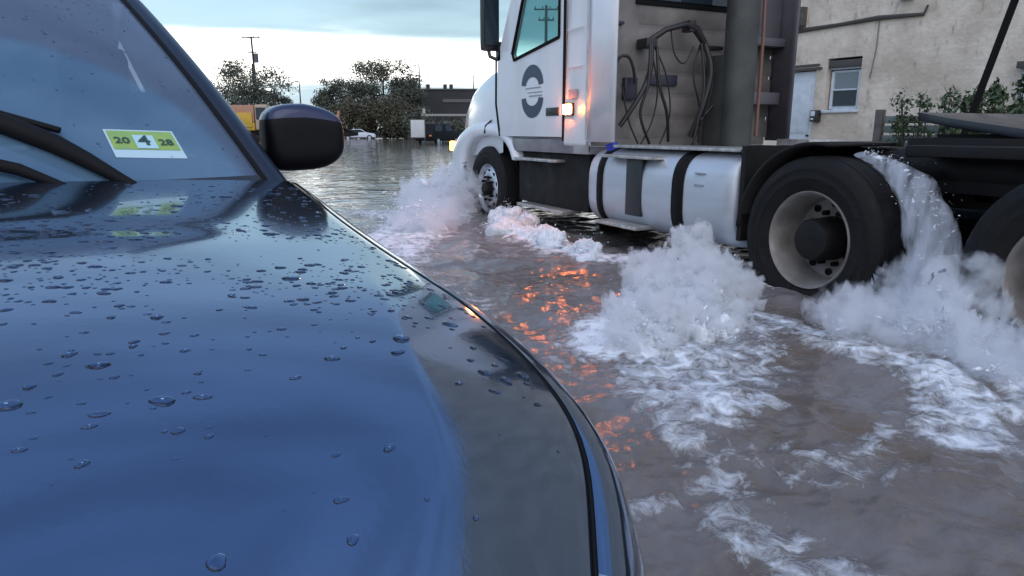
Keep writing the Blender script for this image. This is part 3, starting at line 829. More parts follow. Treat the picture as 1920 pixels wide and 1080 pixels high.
m = T(); m.b2(TX - .024, TX + 0, 3.96, 4.06, .80, .815); m.b2(TX - .024, TX + 0, 3.96, 4.06, .89, .90); m.build('tank_label', M_decalgrey, tk, split=True)
# --- wheels
def tyre_mb(w_=.28, R0=.515, rin=.29):
    h = w_ / 2
    return [(rin, -h * .72), (rin + .05, -h * .94), (rin + .085, -h * .975), (rin + .09, -h * 1.01), (rin + .10, -h * 1.01), (rin + .105, -h * .98), (R0 * .84, -h * 1.0), (R0 * .86, -h * 1.02), (R0 * .875, -h * .99), (R0 * .95, -h * .92), (R0 * .992, -h * .76), (R0, -h * .60), (R0 - .012, -h * .55), (R0 - .012, -h * .50), (R0, -h * .46), (R0 + .003, 0),
            (R0, h * .46), (R0 - .012, h * .5), (R0 - .012, h * .55), (R0, h * .60), (R0 * .992, h * .76), (R0 * .95, h * .92), (R0 * .84, h), (rin + .05, h * .94), (rin, h * .72)]
def wheel_front(par):
    e = bpy.data.objects.new('wheel', None); COL.objects.link(e); e.parent = par
    m = MB(); m.lathe(tyre_mb(), (0, 0, 0), n=64); m.build('tyre', M_rubber, e, ang=50)
    m = MB(); m.lathe([(.292, -.06), (.305, -.108), (.298, -.116), (.286, -.108), (.275, -.085), (.262, -.075), (.235, -.085), (.20, -.10), (.15, -.105), (.12, -.10), (.115, -.06), (.0, -.06)], (0, 0, 0), n=64)
    rim = m.build('rim', M_steel, e, ang=40)
    m = MB()
    for k in range(10):
        a = 2 * math.pi * (k + .5) / 10
        c = Vector((-.0885, .212 * math.cos(a), .212 * math.sin(a)))
        m.tube([c + Vector((-.006, 0, 0)), c + Vector((.02, 0, 0))], .027, n=12)
    m.build('hand_hole', M_gap, rim, split=True)
    m = MB()
    for k in range(10):
        a = 2 * math.pi * k / 10
        c = Vector((-.105, .143 * math.cos(a), .143 * math.sin(a)))
        m.tube([c, c + Vector((-.035, 0, 0))], .016, n=6)
    m.build('wheel_nut', M_gap, rim, split=True)
    m = MB(); m.lathe([(.0, -.17), (.06, -.17), (.075, -.155), (.08, -.10), (.082, -.05)], (0, 0, 0), n=28); m.build('hub', M_frame, rim)
    return e
def wheel_rear(par):
    e = bpy.data.objects.new('wheel', None); COL.objects.link(e); e.parent = par
    m = MB(); m.lathe(tyre_mb(), (0, 0, 0), n=72); m.lathe(tyre_mb(), (.33, 0, 0), n=48); m.build('tyre', M_rubber, e, ang=50)
    m = MB(); m.lathe([(.288, -.06), (.306, -.112), (.300, -.122), (.288, -.112), (.278, -.085), (.262, -.03), (.258, .06), (.245, .10), (.22, .112), (.17, .115), (.165, .112), (.0, .115)], (0, 0, 0), n=72)
    rim = m.build('rim', M_rim, e, ang=40)
    m = MB()
    for k in range(10):
        a = 2 * math.pi * (k + .5) / 10
        c = Vector((.1, .218 * math.cos(a), .218 * math.sin(a)))
        m.tube([c, c + Vector((.03, 0, 0))], .024, n=12)
    m.build('hand_hole', M_gap, rim, split=True)
    m = MB()
    for k in range(10):
        a = 2 * math.pi * k / 10
        c = Vector((.1, .165 * math.cos(a), .165 * math.sin(a)))
        m.tube([c + Vector((.02, 0, 0)), c + Vector((-.03, 0, 0))], .017, n=6)
    m.build('wheel_nut', M_gap, rim, split=True)
    m = MB(); m.lathe([(.0, -.10), (.09, -.10), (.12, -.09), (.13, -.07), (.135, .02), (.14, .11)], (0, 0, 0), n=36); m.build('hub', M_frame, rim)
    return e
def place(e, x, y, z, rz=0):
    e.location = (x - ORG[0], y - ORG[1], z); e.rotation_euler = (0, 0, rz)
wf = wheel_front(truck); place(wf, TX + .14, 7.92, .50)
place(copy_tree(wf, truck), TR - .14, 7.92, .50, math.pi)
wr = wheel_rear(truck); place(wr, TX + .13, 3.03, .535)
place(copy_tree(wr, truck), TX + .13, 1.58, .535)
place(copy_tree(wr, truck), TR - .13, 3.03, .535, math.pi)
place(copy_tree(wr, truck), TR - .13, 1.58, .535, math.pi)
# quarter fender ahead of the drive wheels, dark and hanging over the tyre
def fend(y_c, a0, a1, r, x0, x1, name, M_, par=truck, th=.02):
    m = T(); rows = []
    for i in range(20):
        a = R(a0 + (a1 - a0) * i / 19)
        rows.append([(x0, y_c + r * math.cos(a), .535 + r * math.sin(a)), (x1, y_c + r * math.cos(a), .535 + r * math.sin(a))])
    m.grid(rows); return m.build(name, M_, par, thick=th)
fend(3.03, 2, 100, .60, TX + .0, TX + .60, 'quarter_fender', M_frame)
fend(3.03, 2, 100, .60, TR - .60, TR - .0, 'quarter_fender', M_frame)
m = T(); m.b2(TX + .02, TX + .6, 3.60, 3.64, .45, 1.1); m.build('mud_flap', M_frame, truck, split=True)
# air tanks and axle boxes between the wheels, all dark
m = T()
m.tube([(4.2, 3.03, .535), (5.3, 3.03, .535)], .11); m.tube([(3.9, 1.58, .535), (5.5, 1.58, .535)], .11)
m.tube([(TX + .62, .9, .98), (TX + .62, 3.3, .98)], .12, n=16); m.b2(TX + .52, TX + .78, 1.95, 2.8, .85, 1.16)
m.b2(TX + .25, TX + .7, -0.1, 2.62, 1.06, 1.12)
m.build('suspension', M_frame, truck, bevel=.01, split=True)
# fifth wheel plate tilted down to the rear
def fw(name, M_, x0, x1, y0, y1, z0, z1, th):
    m = T()
    poly = [(x0 + .10, y1, z1), (x1 - .10, y1, z1), (x1, y1 - .25, z1 + (z0 - z1) * .25 / (y1 - y0)), (x1, y0, z0), (x0, y0, z0), (x0, y1 - .25, z1 + (z0 - z1) * .25 / (y1 - y0))]
    n = len(poly)
    m.add(poly + [(a, b, c - th) for a, b, c in poly], [tuple(range(n)), tuple(range(n, 2 * n))[::-1]] + [(i, (i + 1) % n, n + (i + 1) % n, n + i) for i in range(n)])
    return m.build(name, M_, truck, bevel=.008)
fw('fifth_wheel', M_deck, 4.02, 5.35, 1.45, 2.82, 1.10, 1.31, .05)
m = T(); m.b2(4.2, 5.2, 1.9, 2.6, .98, 1.16); m.b2(4.15, 4.3, 2.0, 2.7, .95, 1.18); m.build('fifth_wheel_mount', M_frame, truck)
m = T(); m.b2(4.0, 5.4, -.25, -.15, .62, .95)
for x in (3.6, 5.35): m.b2(x, x + .6, -.1, -.07, .3, 1.05)
m.build('rear_crossmember', M_frame, truck)

# ------------------------------------------------------------------ the blue car in the foreground (its tail points away from the camera)
CR = R(4)
car = empty('parked_car', (0, 0, 0), 'dark blue car in the foreground with rain beads all over its bonnet', 'car', rz=CR)
UC = -.38
GP = np.array([(.10, .17, .72), (.20, .26, .745), (.285, .36, .775), (.341, .445, .805), (.379, .503, .829), (.410, .55, .846), (.434, .605, .866), (.443, .655, .882), (.449, .722, .901), (.448, .821, .926),
               (.441, .929, .949), (.426, 1.063, .970), (.414, 1.221, .992), (.417, 1.444, 1.013), (.428, 1.704, 1.036), (.444, 2.03, 1.06)])
_d = np.concatenate([[0], np.cumsum(np.linalg.norm(np.diff(GP, axis=0), axis=1))]); _d /= _d[-1]
_SM = []
def smooth_interp(tq):
    # gaussian-smoothed polyline
    if _SM: return np.stack([np.interp(tq, _SM[0], _SM[1][:, i]) for i in range(3)], -1)
    tt = np.linspace(0, 1, 1600)
    c = np.stack([np.interp(tt, _d, GP[:, i]) for i in range(3)], 1)
    k = np.exp(-np.linspace(-2, 2, 161) ** 2); k /= k.sum()
    p = np.vstack([2 * c[:1] - c[80:0:-1], c, 2 * c[-1:] - c[-2:-82:-1]])
    sm = np.stack([np.convolve(p[:, i], k, 'valid') for i in range(3)], 1)
    _SM.extend([tt, sm])
    return np.stack([np.interp(tq, tt, sm[:, i]) for i in range(3)], -1)
_vt = np.linspace(-.3, 2.4, 1400)
def smf(xs, ys, sg=.07):
    y = np.interp(_vt, xs, ys); h_ = int(3 * sg / (_vt[1] - _vt[0])); kk = np.exp(-.5 * (np.arange(-h_, h_ + 1) * (_vt[1] - _vt[0]) / sg) ** 2); kk /= kk.sum()
    y = np.convolve(np.concatenate([np.full(h_, y[0]), y, np.full(h_, y[-1])]), kk, 'valid')
    return lambda v: np.interp(v, _vt, y)
_zp = np.polyfit([.0, .17, .3, .45, .6, .8, 1.0, 1.2, 1.5, 1.86, 2.05], [.74, .795, .847, .900, .950, .999, 1.026, 1.044, 1.063, 1.082, 1.090], 4)
ZC = lambda v: np.polyval(_zp, v)
W_ = smf([.25, .45, .6, .75, .9, 1.02, 1.22, 1.5, 2.0], [.16, .175, .19, .18, .145, .11, .062, .036, .026]); AM_ = smf([.35, .55, .9, 1.1, 1.3], [.9, 1.0, .95, .7, .6]); K_ = smf([.2, .45, .6, .8, 1.0, 1.3], [.006, .0018, .0008, .0004, .0003, .0002])
def hood_pt(s, t):
    s = np.asarray(s, float); t = np.asarray(t, float)
    g_ = smooth_interp(t)
    gu, gv, gz = g_[..., 0], g_[..., 1], g_[..., 2]
    u = UC + s * (gu - UC)
    v = gv - (.08 + .09 * t) * (1 - s * s)
    d = (1 - np.abs(s)) * (gu - UC)
    w_ = W_(gv)
    am = AM_(gv)
    k = K_(gv)
    slope_ = lambda q: am * (.27 * q + .22 * .035 * (1 - np.exp(-q / .035)))
    ze = slope_(w_)
    zc = ZC(gv) - gz
    x_ = np.clip((d - w_) / (.77 - w_), -.3, 1)
    a = slope_(d); b = ze + (zc - ze) * (1 - (1 - x_) ** 2)
    c = .5 * (a + b - np.sqrt((a - b) ** 2 + 4 * k * k))
    c = c + k * np.clip(1 - d / .03, 0, 1)
    # shallow pressed hollow across the bonnet
    hx = (u + .05) / .19; hy = (v - 1.27) / .07
    c = c - .004 * np.exp(-np.abs(hx) ** 4) * np.exp(-hy ** 2)
    return np.stack([u, v, gz + c], -1)
def build_hood():
    S = np.concatenate([-np.linspace(1, .5, 70) ** 1, np.linspace(-.5, .5, 60)[1:-1], np.linspace(.5, 1, 130)])
    Tq = np.linspace(0, 1, 240)
    SS, TT = np.meshgrid(S, Tq)
    P = hood_pt(SS, TT)
    m = MB(); m.grid(P.tolist())
    return m.build('bonnet', M_paint, car, ang=80, thick=.012)
build_hood()
# plan curve of the bonnet edge, right rear -> nose -> left rear
tq = np.linspace(1, 0, 70)
right = hood_pt(np.ones_like(tq), tq)
sq = np.linspace(1, -1, 40)[1:-1]
front = hood_pt(sq, np.zeros_like(sq))
left = hood_pt(-np.ones_like(tq), tq[::-1])
per = np.vstack([right, front, left])
tan = np.gradient(per, axis=0); tan[:, 2] = 0; tan /= np.linalg.norm(tan, axis=1)[:, None]
nor = np.stack([-tan[:, 1], tan[:, 0], np.zeros(len(tan))], 1)
if nor[0, 0] < 0: nor = -nor
k = np.exp(-np.linspace(-2, 2, 9) ** 2); k /= k.sum()
for i in range(2):
    q = np.concatenate([np.full(4, nor[0, i]), nor[:, i], np.full(4, nor[-1, i])]); nor[:, i] = np.convolve(q, k, 'valid')
nor /= np.linalg.norm(nor, axis=1)[:, None]
prof = [(.006, -.0015), (.016, -.004), (.030, -.012), (.043, -.030), (.054, -.058), (.066, -.10), (.080, -.17), (.090, -.26), (.092, -.36), (.082, -.48), (.06, -.62)]
WV = 1.06
def side_pt(i, j):
    o_, dz = prof[j]; p = per[i]
    q = p + nor[i] * o_
    z = p[2] + dz
    if j >= 6 and p[1] > .45:
        dv = abs(q[1] - WV)
        lim = .36 + math.sqrt(max(0, .40 ** 2 - dv * dv)) if dv < .40 else 0
        z = max(z, lim - .012 * (10 - j)) if lim > z else z
    return (q[0], q[1], z)
n = len(per)
lampi = [i for i in range(n) if per[i][1] < .47 and abs(per[i][0] - UC) > .40]
il = [i for i in lampi if i < n // 2]; ir = [i for i in lampi if i > n // 2]
m = MB(); m.grid([[side_pt(i, j) for j in range(len(prof))] for i in range(0, il[0] + 1)]); m.build('front_wing', M_paint, car, ang=70)
m = MB(); m.grid([[side_pt(i, j) for j in range(len(prof))] for i in range(ir[-1], n)]); m.build('front_wing', M_paint, car, ang=70)
m = MB(); m.grid([[side_pt(i, j) for j in range(len(prof))] for i in range(il[-1], ir[0] + 1)])
m.grid([[side_pt(i, j) for j in range(6, len(prof))] for i in range(il[0], il[-1] + 1)]); m.grid([[side_pt(i, j) for j in range(6, len(prof))] for i in range(ir[0], ir[-1] + 1)])
m.build('front_bumper', M_paint, car, ang=70)
for seg in (il, ir):
    m = MB(); m.grid([[side_pt(i, j) for j in range(0, 7)] for i in range(seg[0], seg[-1] + 1)]); hl = m.build('headlamp', M_clearlens, car, ang=70)
m = MB()
m.box((UC, .005 + .02, .62), (.7, .03, .14)); m.build('grille', M_black, car, bevel=.01)
# dark seal running in the shut line
m = MB(); m.tube([tuple(p + nrm * .003 - np.array([0, 0, .006])) for p, nrm in zip(per, nor)], .0045, n=6); m.build('shut_line_seal', M_gap, car)
# screen, pillars
def ws(s, t):
    bu, bv, bz = UC + s * .765, 2.0 - .17 * (1 - s * s), 1.055
    tu, tv, tz = UC + s * .50, 2.95 - .10 * (1 - s * s), 1.652 + .03 * (1 - s * s)
    bul = .018 * math.sin(math.pi * t) 
    return Vector((bu + (tu - bu) * t, bv + (tv - bv) * t - bul * .5, bz + (tz - bz) * t + bul))
m = MB(); m.grid([[tuple(ws(-1 + 2 * i / 40, j / 16)) for i in range(41)] for j in range(17)])
scr = m.build('windscreen', M_screen, car, ang=80)
m = MB()
m.grid([[tuple(ws(-1 + 2 * i / 40, q) + Vector((0, -.004, .003))) for i in range(41)] for q in (0.0, .035)])
m.build('screen_border', M_black, scr)
for sg in (1, -1):
    m = MB(); P = []
    for j in range(21):
        t = -.03 + 1.03 * j / 20; a = ws(1, t)
        row = []
        for du, dz, dv in ((-.012, -.004, 0), (.0, .012, -.006), (.018, .017, -.004), (.038, .013, .006), (.058, -.002, .025), (.068, -.025, .05), (.062, -.05, .08)):
            row.append((UC + sg * (a.x + du - UC), a.y + dv, a.z + dz))
        P.append(row)
    m.grid(P); ap = m.build('windscreen_pillar', mat('dark blue pillar paint', (.010, .016, .032), .35, spec=.35), car, ang=60)
    m = MB(); m.tube([(UC + sg * (ws(1, j / 10).x - .008 - UC), ws(1, j / 10).y - .004, ws(1, j / 10).z + .006) for j in range(11)], .007, n=6); m.build('screen_trim', M_gap, ap)
m = MB(); m.grid([[(UC + s_ * .83, 1.97 - .17 * (1 - s_ * s_) - q, 1.045 - h) for s_ in np.linspace(-1, 1, 31)] for q, h in ((-.06, -.012), (.0, .004), (.04, .02))])
m.build('cowl', M_black, car)
# roof, rear, doors
rows = []
for v, z, hw in ((2.95, 1.655, .50), (3.05, 1.69, .51), (3.4, 1.72, .53), (3.9, 1.71, .53), (4.25, 1.66, .51), (4.32, 1.63, .50)):
    rows.append([(UC + s_ * hw, v - .10 * (1 - s_ * s_) * (1 if v < 3.1 else .3), z + .03 * (1 - s_ * s_)) for s_ in np.linspace(-1, 1, 17)])
m = MB(); m.grid(rows); m.build('roof', M_paint, car, thick=.02)
m = MB(); m.grid([[(UC + s_ * .50, 4.32, 1.63 + .03 * (1 - s_ * s_)) for s_ in np.linspace(-1, 1, 9)], [(UC + s_ * .72, 4.72, 1.12) for s_ in np.linspace(-1, 1, 9)]]); m.build('rear_screen', M_dglass, car)
for sg in (1, -1):
    m = MB(); P = []
    for v in np.linspace(2.03, 4.75, 40):
        row = []
        for du, z in ((.0, 1.06), (.035, 1.03), (.06, .95), (.085, .80), (.09, .65), (.08, .50), (.05, .32)):
            dv = abs(v - 3.85); lim = .36 + math.sqrt(.4 ** 2 - dv * dv) if dv < .4 else 0
            inn = 0 if v < 4.3 else (v - 4.3) * .35
            row.append((UC + sg * (.824 + du - inn), v, max(z, lim) if z < .8 else z))
        P.append(row)
    m.grid(P); dd = m.build('body_side', M_paint, car, ang=60)
    m = MB()
    P = [(.44, 2.14, 1.07), (.17, 2.98, 1.60), (.12, 3.15, 1.65), (.12, 4.1, 1.65), (.36, 4.5, 1.08)]
    m.add([(UC + sg * (a - UC), b, c) for a, b, c in P], [(0, 1, 2, 3, 4)]); m.build('side_window', M_dglass, car, smooth=False)
m = MB(); m.grid([[(UC + s_ * (.824 - .16), 4.75 + .06 * (1 - s_ * s_), z) for s_ in np.linspace(-1, 1, 13)] for z in (1.08, .8, .5, .32)]); m.grid([[(UC + s_ * .70, v, 1.10 if v < 4.74 else 1.08) for s_ in np.linspace(-1, 1, 5)] for v in (4.70, 4.78)])
m.build('tailgate', M_paint, car)
# wheels
def car_wheel(u, v, sg):
    e = bpy.data.objects.new('wheel', None); COL.objects.link(e); e.parent = car; e.location = (u, v, .345)
    h = .11
    m = MB(); m.lathe([(.22, -h * .8), (.27, -h), (.32, -h * .95), (.342, -h * .6), (.345, 0), (.342, h * .6), (.32, h * .95), (.27, h), (.22, h * .8)], (0, 0, 0), n=48); m.build('tyre', M_rubber, e)
    m = MB(); m.lathe([(.22, -.09), (.235, -.1), (.225, -.11), (.20, -.09), (.19, -.02)], (0, 0, 0), n=40, sgn=-sg)
    for k in range(5):
        a = 2 * math.pi * k / 5; m.tube([(sg * .085, .04 * math.cos(a), .04 * math.sin(a)), (sg * .07, .20 * math.cos(a), .20 * math.sin(a))], [.04, .03], n=6)
    m.build('rim', M_steel, e)
for v in (WV, 3.85):
    car_wheel(.43, v, 1); car_wheel(2 * UC - .43, v, -1)
# wiper arm and blade, then a dark bar for its shadow and reflection
def wpath(pts, lift):
    o_ = []
    for s_, t in pts: o_.append(ws(s_, t) + Vector((0, -.5, .86)) * lift)
    return o_
wa = wpath([(.60, -.03), (.53, .03), (.46, .09), (.385, .145), (.25, .215), (.0, .29), (-.3, .34)], .020)
m = MB(); m.tube(wa, [.009, .014, .019, .023, .024, .022, .018], n=12); wip = m.build('wiper_and_shadow', M_gap, car)
m = MB(); m.tube(wpath([(.41, .195), (.25, .25), (.0, .32), (-.5, .38)], .016), [.008, .010, .010, .008], n=8); m.build('wiper_blade', M_gap, wip)
wa = wpath([(.42, -.01), (.28, .065), (.20, .09), (-.2, .13)], .02)
m = MB(); m.tube(wa, [.007, .014, .014, .010], n=12); m.build('wiper_and_shadow', M_gap, car)  # dark bar standing in for the shadow and reflection in the glass
# inspection sticker
def quad_on_ws(c4, a0, a1, b0, b1, lift):
    # c4: TL, TR, BR, BL in (s,t)
    o_ = []
    for a, b in ((a0, b0), (a1, b0), (a1, b1), (a0, b1)):
        tl, tr, br, bl = [np.array(q) for q in c4]
        p = (tl * (1 - a) + tr * a) * (1 - b) + (bl * (1 - a) + br * a) * b
        o_.append(tuple(ws(*p) + Vector((0, -.5, .86)) * lift))
    return o_
ST = [(.5409, .2203), (.7696, .2149), (.7722, .1089), (.5508, .1181)]
m = MB(); m.add(quad_on_ws(ST, 0, 1, 0, 1, .0015), [(0, 1, 2, 3)])
st = m.build('sticker', mat('pale sticker base', (.50, .66, .72), .4), car, smooth=False)
m = MB(); m.add(quad_on_ws(ST, .03, .97, .05, .72, .0022), [(0, 1, 2, 3)]); m.build('green_field', mat('yellow green sticker ink', (.34, .48, .10), .4, noise=(.25, .42, .13), ns=30), st, smooth=False)
m = MB(); m.add(quad_on_ws(ST, .36, .66, .20, .68, .003), [(0, 1, 2, 3)]); m.build('number_field', mat('pale blue sticker ink', (.45, .68, .72), .4), st, smooth=False)
def put_text(txt, a, b, size, M_, nm='number'):
    tl, tr, br, bl = [np.array(q) for q in ST]
    p = (tl * (1 - a) + tr * a) * (1 - b) + (bl * (1 - a) + br * a) * b
    o0 = ws(*p) + Vector((0, -.5, .86)) * .004
    e1 = (ws(*(p + (tr - tl) * .1)) - ws(*p)).normalized()
    e2 = (ws(*p) - ws(*(p + (bl - tl) * .1))).normalized()
    nn = e1.cross(e2).normalized(); e2 = nn.cross(e1)
    cu = bpy.data.curves.new(nm, 'FONT'); cu.body = txt; cu.size = size; cu.align_x = 'CENTER'; cu.align_y = 'CENTER'; cu.offset = size * .02
    o = bpy.data.objects.new(nm, cu); COL.objects.link(o)
    dg = bpy.context.evaluated_depsgraph_get(); me = bpy.data.meshes.new_from_object(o.evaluated_get(dg))
    bpy.data.objects.remove(o)
    o = bpy.data.objects.new(nm, me); COL.objects.link(o); me.materials.clear(); me.materials.append(M_)
    M4 = Matrix.Identity(4)
    for i, e_ in enumerate((e1, e2, nn)):
        for r_ in range(3): M4[r_][i] = e_[r_]
    M4.translation = o0
    o.parent = st; o.matrix_local = M4
    return o
M_ink = mat('dark sticker ink', (.03, .07, .06), .4)
put_text('20', .19, .42, .036, M_ink); put_text('4', .50, .42, .060, M_ink); put_text('28', .81, .46, .036, M_ink)
# wing mirror
def superell(c, h, n1=.72, n2=.72, fn=None, zr=None, N=48, Mm=28):
    rows = []
    for i in range(Mm + 1):
        ph = -math.pi / 2 + math.pi * i / Mm
        if zr: ph = zr[0] + (zr[1] - zr[0]) * i / Mm
        row = []
        for j in range(N):
            th = 2 * math.pi * j / N
            f = lambda x, e: math.copysign(abs(x) ** e, x)
            p = Vector((f(math.cos(ph), n1) * f(math.cos(th), n2), f(math.cos(ph), n1) * f(math.sin(th), n2), f(math.sin(ph), n1)))
            if fn: p = fn(p)
            row.append((c[0] + p.x * h[0], c[1] + p.y * h[1], c[2] + p.z * h[2]))
        rows.append(row)
    return rows
def mfn(p):
    q = p.copy()
    if q.z > 0: q.z *= 1 - .30 * max(0, q.x) ** 1.3 - .06 * (q.x < 0) * q.x ** 2 * 2
    else: q.z *= 1 - .30 * max(0, q.x) ** 2 + .05 * max(0, -q.x)
    q.x += .06 * (1 - abs(q.z)) * (q.x > 0)
    return q
for sg in (1, -1):
    c = (UC + sg * (.562 - UC), 2.35, 1.18)
    m = MB(); m.grid(superell(c, (.122, .092, .105), fn=mfn, n1=.45, n2=.45, zr=(.30, math.pi / 2)), closed=True); mh = m.build('wing_mirror', mat('dark mirror cap paint', (.035, .04, .085), .3, metal=.5, coat=.3), car, ang=80)
    m = MB(); m.grid(superell(c, (.122, .092, .105), fn=mfn, n1=.45, n2=.45, zr=(-math.pi / 2, .30)), closed=True); m.build('mirror_shell', mat('gloss black shell', (.004, .0035, .005), .45, spec=.2), mh, ang=80)
    m = MB(); m.tube([(c[0] - sg * .06, c[1] + .01, c[2] - .05), (c[0] - sg * .17, c[1] - .0, c[2] - .10)], [.04, .035], n=10); m.build('mirror_foot', M_black, mh)
# interior
m = MB(); m.box((UC, 2.35, .95), (1.35, .55, .16)); m.build('dashboard', M_seat, car, bevel=.05)
for u in (UC - .38, UC + .38):
    m = MB(); m.box((u, 3.25, 1.0), (.5, .14, .7)); m.box((u, 3.25, 1.42), (.24, .1, .2)); m.box((u, 3.0, .68), (.5, .5, .16)); m.build('seat', M_seat, car, bevel=.05)
m = MB(); m.b2(UC - .75, UC + .75, .4, 4.6, .25, .34); m.b2(UC - .55, UC + .55, .2, 1.9, .34, .85); m.build('underbody', M_frame, car)
# rain beads on the bonnet
def bead_mat():
    m_ = mat('rain water bead', (.75, .82, .92), .0, ior=1.33)
    m_.node_tree.nodes['Principled BSDF'].inputs['Transmission Weight'].default_value = 1.0
    return m_
def beads():
    m = MB()
    r_ = np.random.default_rng(5)
    cnt = 0
    while cnt < 2600:
        s_ = r_.uniform(-.35, .985); t = r_.uniform(.12, .985) if r_.random() < .5 else r_.uniform(.30, .70)
        p = hood_pt(s_, t)
        v = p[1]
        dens = np.interp(v, [.35, .62, .8, .95, 1.15, 1.5, 2.0], [.09, .16, .38, .8, 1, .7, .5]) * (.55 + .9 * perlin(p[0] * 4, v * 4))
        if r_.random() > dens: continue
        big = r_.random()
        a = .0017 + .0048 * big ** 3 + (.005 * r_.random() if r_.random() < .07 else 0)
        if v < .75: a *= r_.uniform(.8, 1.7)
        asp = r_.uniform(.6, 1.0); rot = r_.uniform(-.5, .5)
        p2 = hood_pt(s_ + .004, t); p3 = hood_pt(s_, t + .004)
        e1 = Vector(p2 - p).normalized(); nn = e1.cross(Vector(p3 - p)).normalized()
        if nn.z < 0: nn = -nn
        e2 = nn.cross(e1)
        P = []
        for hh, rr in ((-.0006, 1.0), (.11, .95), (.32, .74), (.42, .43), (.46, .12)):
            row = []
            for k in range(12):
                an = 2 * math.pi * k / 12
                wob = 1 + .16 * math.sin(2 * an + big * 9) + .08 * math.sin(3 * an + big * 31)
                x = math.cos(an) * rr * wob; y = math.sin(an) * rr * asp * wob
                x, y = x * math.cos(rot) - y * math.sin(rot), x * math.sin(rot) + y * math.cos(rot)
                row.append(Vector(p) + e1 * x * a * 1.15 + e2 * y * a + nn * (hh * a * .62 if hh > 0 else -.0004))
            P.append(row)
        m.grid(P, closed=True); m.add(P[-1], [tuple(range(12))])
        cnt += 1
    o = m.build('rain_beads', bead_mat(), car, ang=80); tag(o, kind='stuff')
    m = MB()
    for i in range(420):
        s_ = r_.uniform(-.2, .97); t = r_.uniform(.1, .97)
        if r_.random() > .25 + .75 * sstep(.45, .95, t): continue
        p = ws(s_, t); e1 = (ws(s_ + .01, t) - p).normalized(); nn = e1.cross(ws(s_, t + .01) - p).normalized(); e2 = nn.cross(e1)
        a = .0016 + .0030 * r_.random() ** 2
        P = [[p + e1 * math.cos(k * math.pi / 5) * rr * a + e2 * math.sin(k * math.pi / 5) * rr * a * 1.3 + nn * hh * a for k in range(10)] for hh, rr in ((-.1, 1.0), (.3, .9), (.5, .5), (.56, .1))]
        m.grid(P, closed=True); m.add(P[-1], [tuple(range(10))])
    o = m.build('rain_beads', bead_mat(), car, ang=80)
    tag(o, kind='stuff')
beads()
# ------------------------------------------------------------------ building on the right
BP = Vector((12.4, 10.6, 0)); BR = R(7.5)
M_wall = mat('painted brick', (.56, .485, .405), .8, noise=(.78, .69, .59), ns=1.1, bump=.9, bs=9, lo=.40, hi=.62, nd=9)
def wall_detail():
    t = M_wall.node_tree; b = t.nodes['Principled BSDF']
    base = b.inputs['Base Color'].links[0].from_socket
    tcn = t.nodes.new('ShaderNodeTexCoord'); mpn = t.nodes.new('ShaderNodeMapping'); mpn.inputs['Rotation'].default_value = (R(90), 0, R(90))
    sp = t.nodes.new('ShaderNodeSeparateXYZ'); cb = t.nodes.new('ShaderNodeCombineXYZ')
    t.links.new(tcn.outputs['Object'], sp.inputs[0]); t.links.new(sp.outputs[1], cb.inputs[0]); t.links.new(sp.outputs[2], cb.inputs[1])
    br = t.nodes.new('ShaderNodeTexBrick'); br.inputs['Scale'].default_value = 1.0; br.inputs['Brick Width'].default_value = .23; br.inputs['Row Height'].default_value = .077
    br.inputs['Mortar Size'].default_value = .006; br.inputs['Color1'].default_value = (1, 1, 1, 1); br.inputs['Color2'].default_value = (.96, .955, .95, 1); br.inputs['Mortar'].default_value = (.94, .94, .93, 1)
    t.links.new(cb.outputs[0], br.inputs['Vector'])
    n = t.nodes.new('ShaderNodeTexNoise'); n.inputs['Scale'].default_value = 7; n.inputs['Detail'].default_value = 8; n.inputs['Roughness'].default_value = .75
    mp_ = t.nodes.new('ShaderNodeMapping'); mp_.inputs['Scale'].default_value = (1, 1, .35); t.links.new(tcn.outputs['Object'], mp_.inputs[0]); t.links.new(mp_.outputs[0], n.inputs['Vector'])
    r_ = t.nodes.new('ShaderNodeMapRange'); r_.inputs[1].default_value = .56; r_.inputs[2].default_value = .66; r_.inputs[3].default_value = 1; r_.inputs[4].default_value = .60
    t.links.new(n.outputs[0], r_.inputs[0])
    m1_ = t.nodes.new('ShaderNodeMix'); m1_.data_type = 'RGBA'; m1_.blend_type = 'MULTIPLY'; m1_.inputs[0].default_value = 1
    t.links.new(base, m1_.inputs[6]); t.links.new(br.outputs[0], m1_.inputs[7])
    m2_ = t.nodes.new('ShaderNodeMix'); m2_.data_type = 'RGBA'; m2_.blend_type = 'MULTIPLY'; m2_.inputs[0].default_value = 1
    t.links.new(m1_.outputs[2], m2_.inputs[6]); t.links.new(r_.outputs[0], m2_.inputs[7]); t.links.new(m2_.outputs[2], b.inputs['Base Color'])
wall_detail()
M_wgray = mat('greenish render', (.30, .32, .33), .8, noise=(.38, .39, .39), ns=2)
M_wh = mat('white joinery', (.62, .68, .76), .4, noise=(.52, .57, .63), ns=6)
M_dk = mat('dark brown trim', (.07, .065, .06), .6)
bld = empty('painted_brick_building', BP, 'pale grey painted brick building with a white door and a sash window behind the truck', 'building', rz=BR)
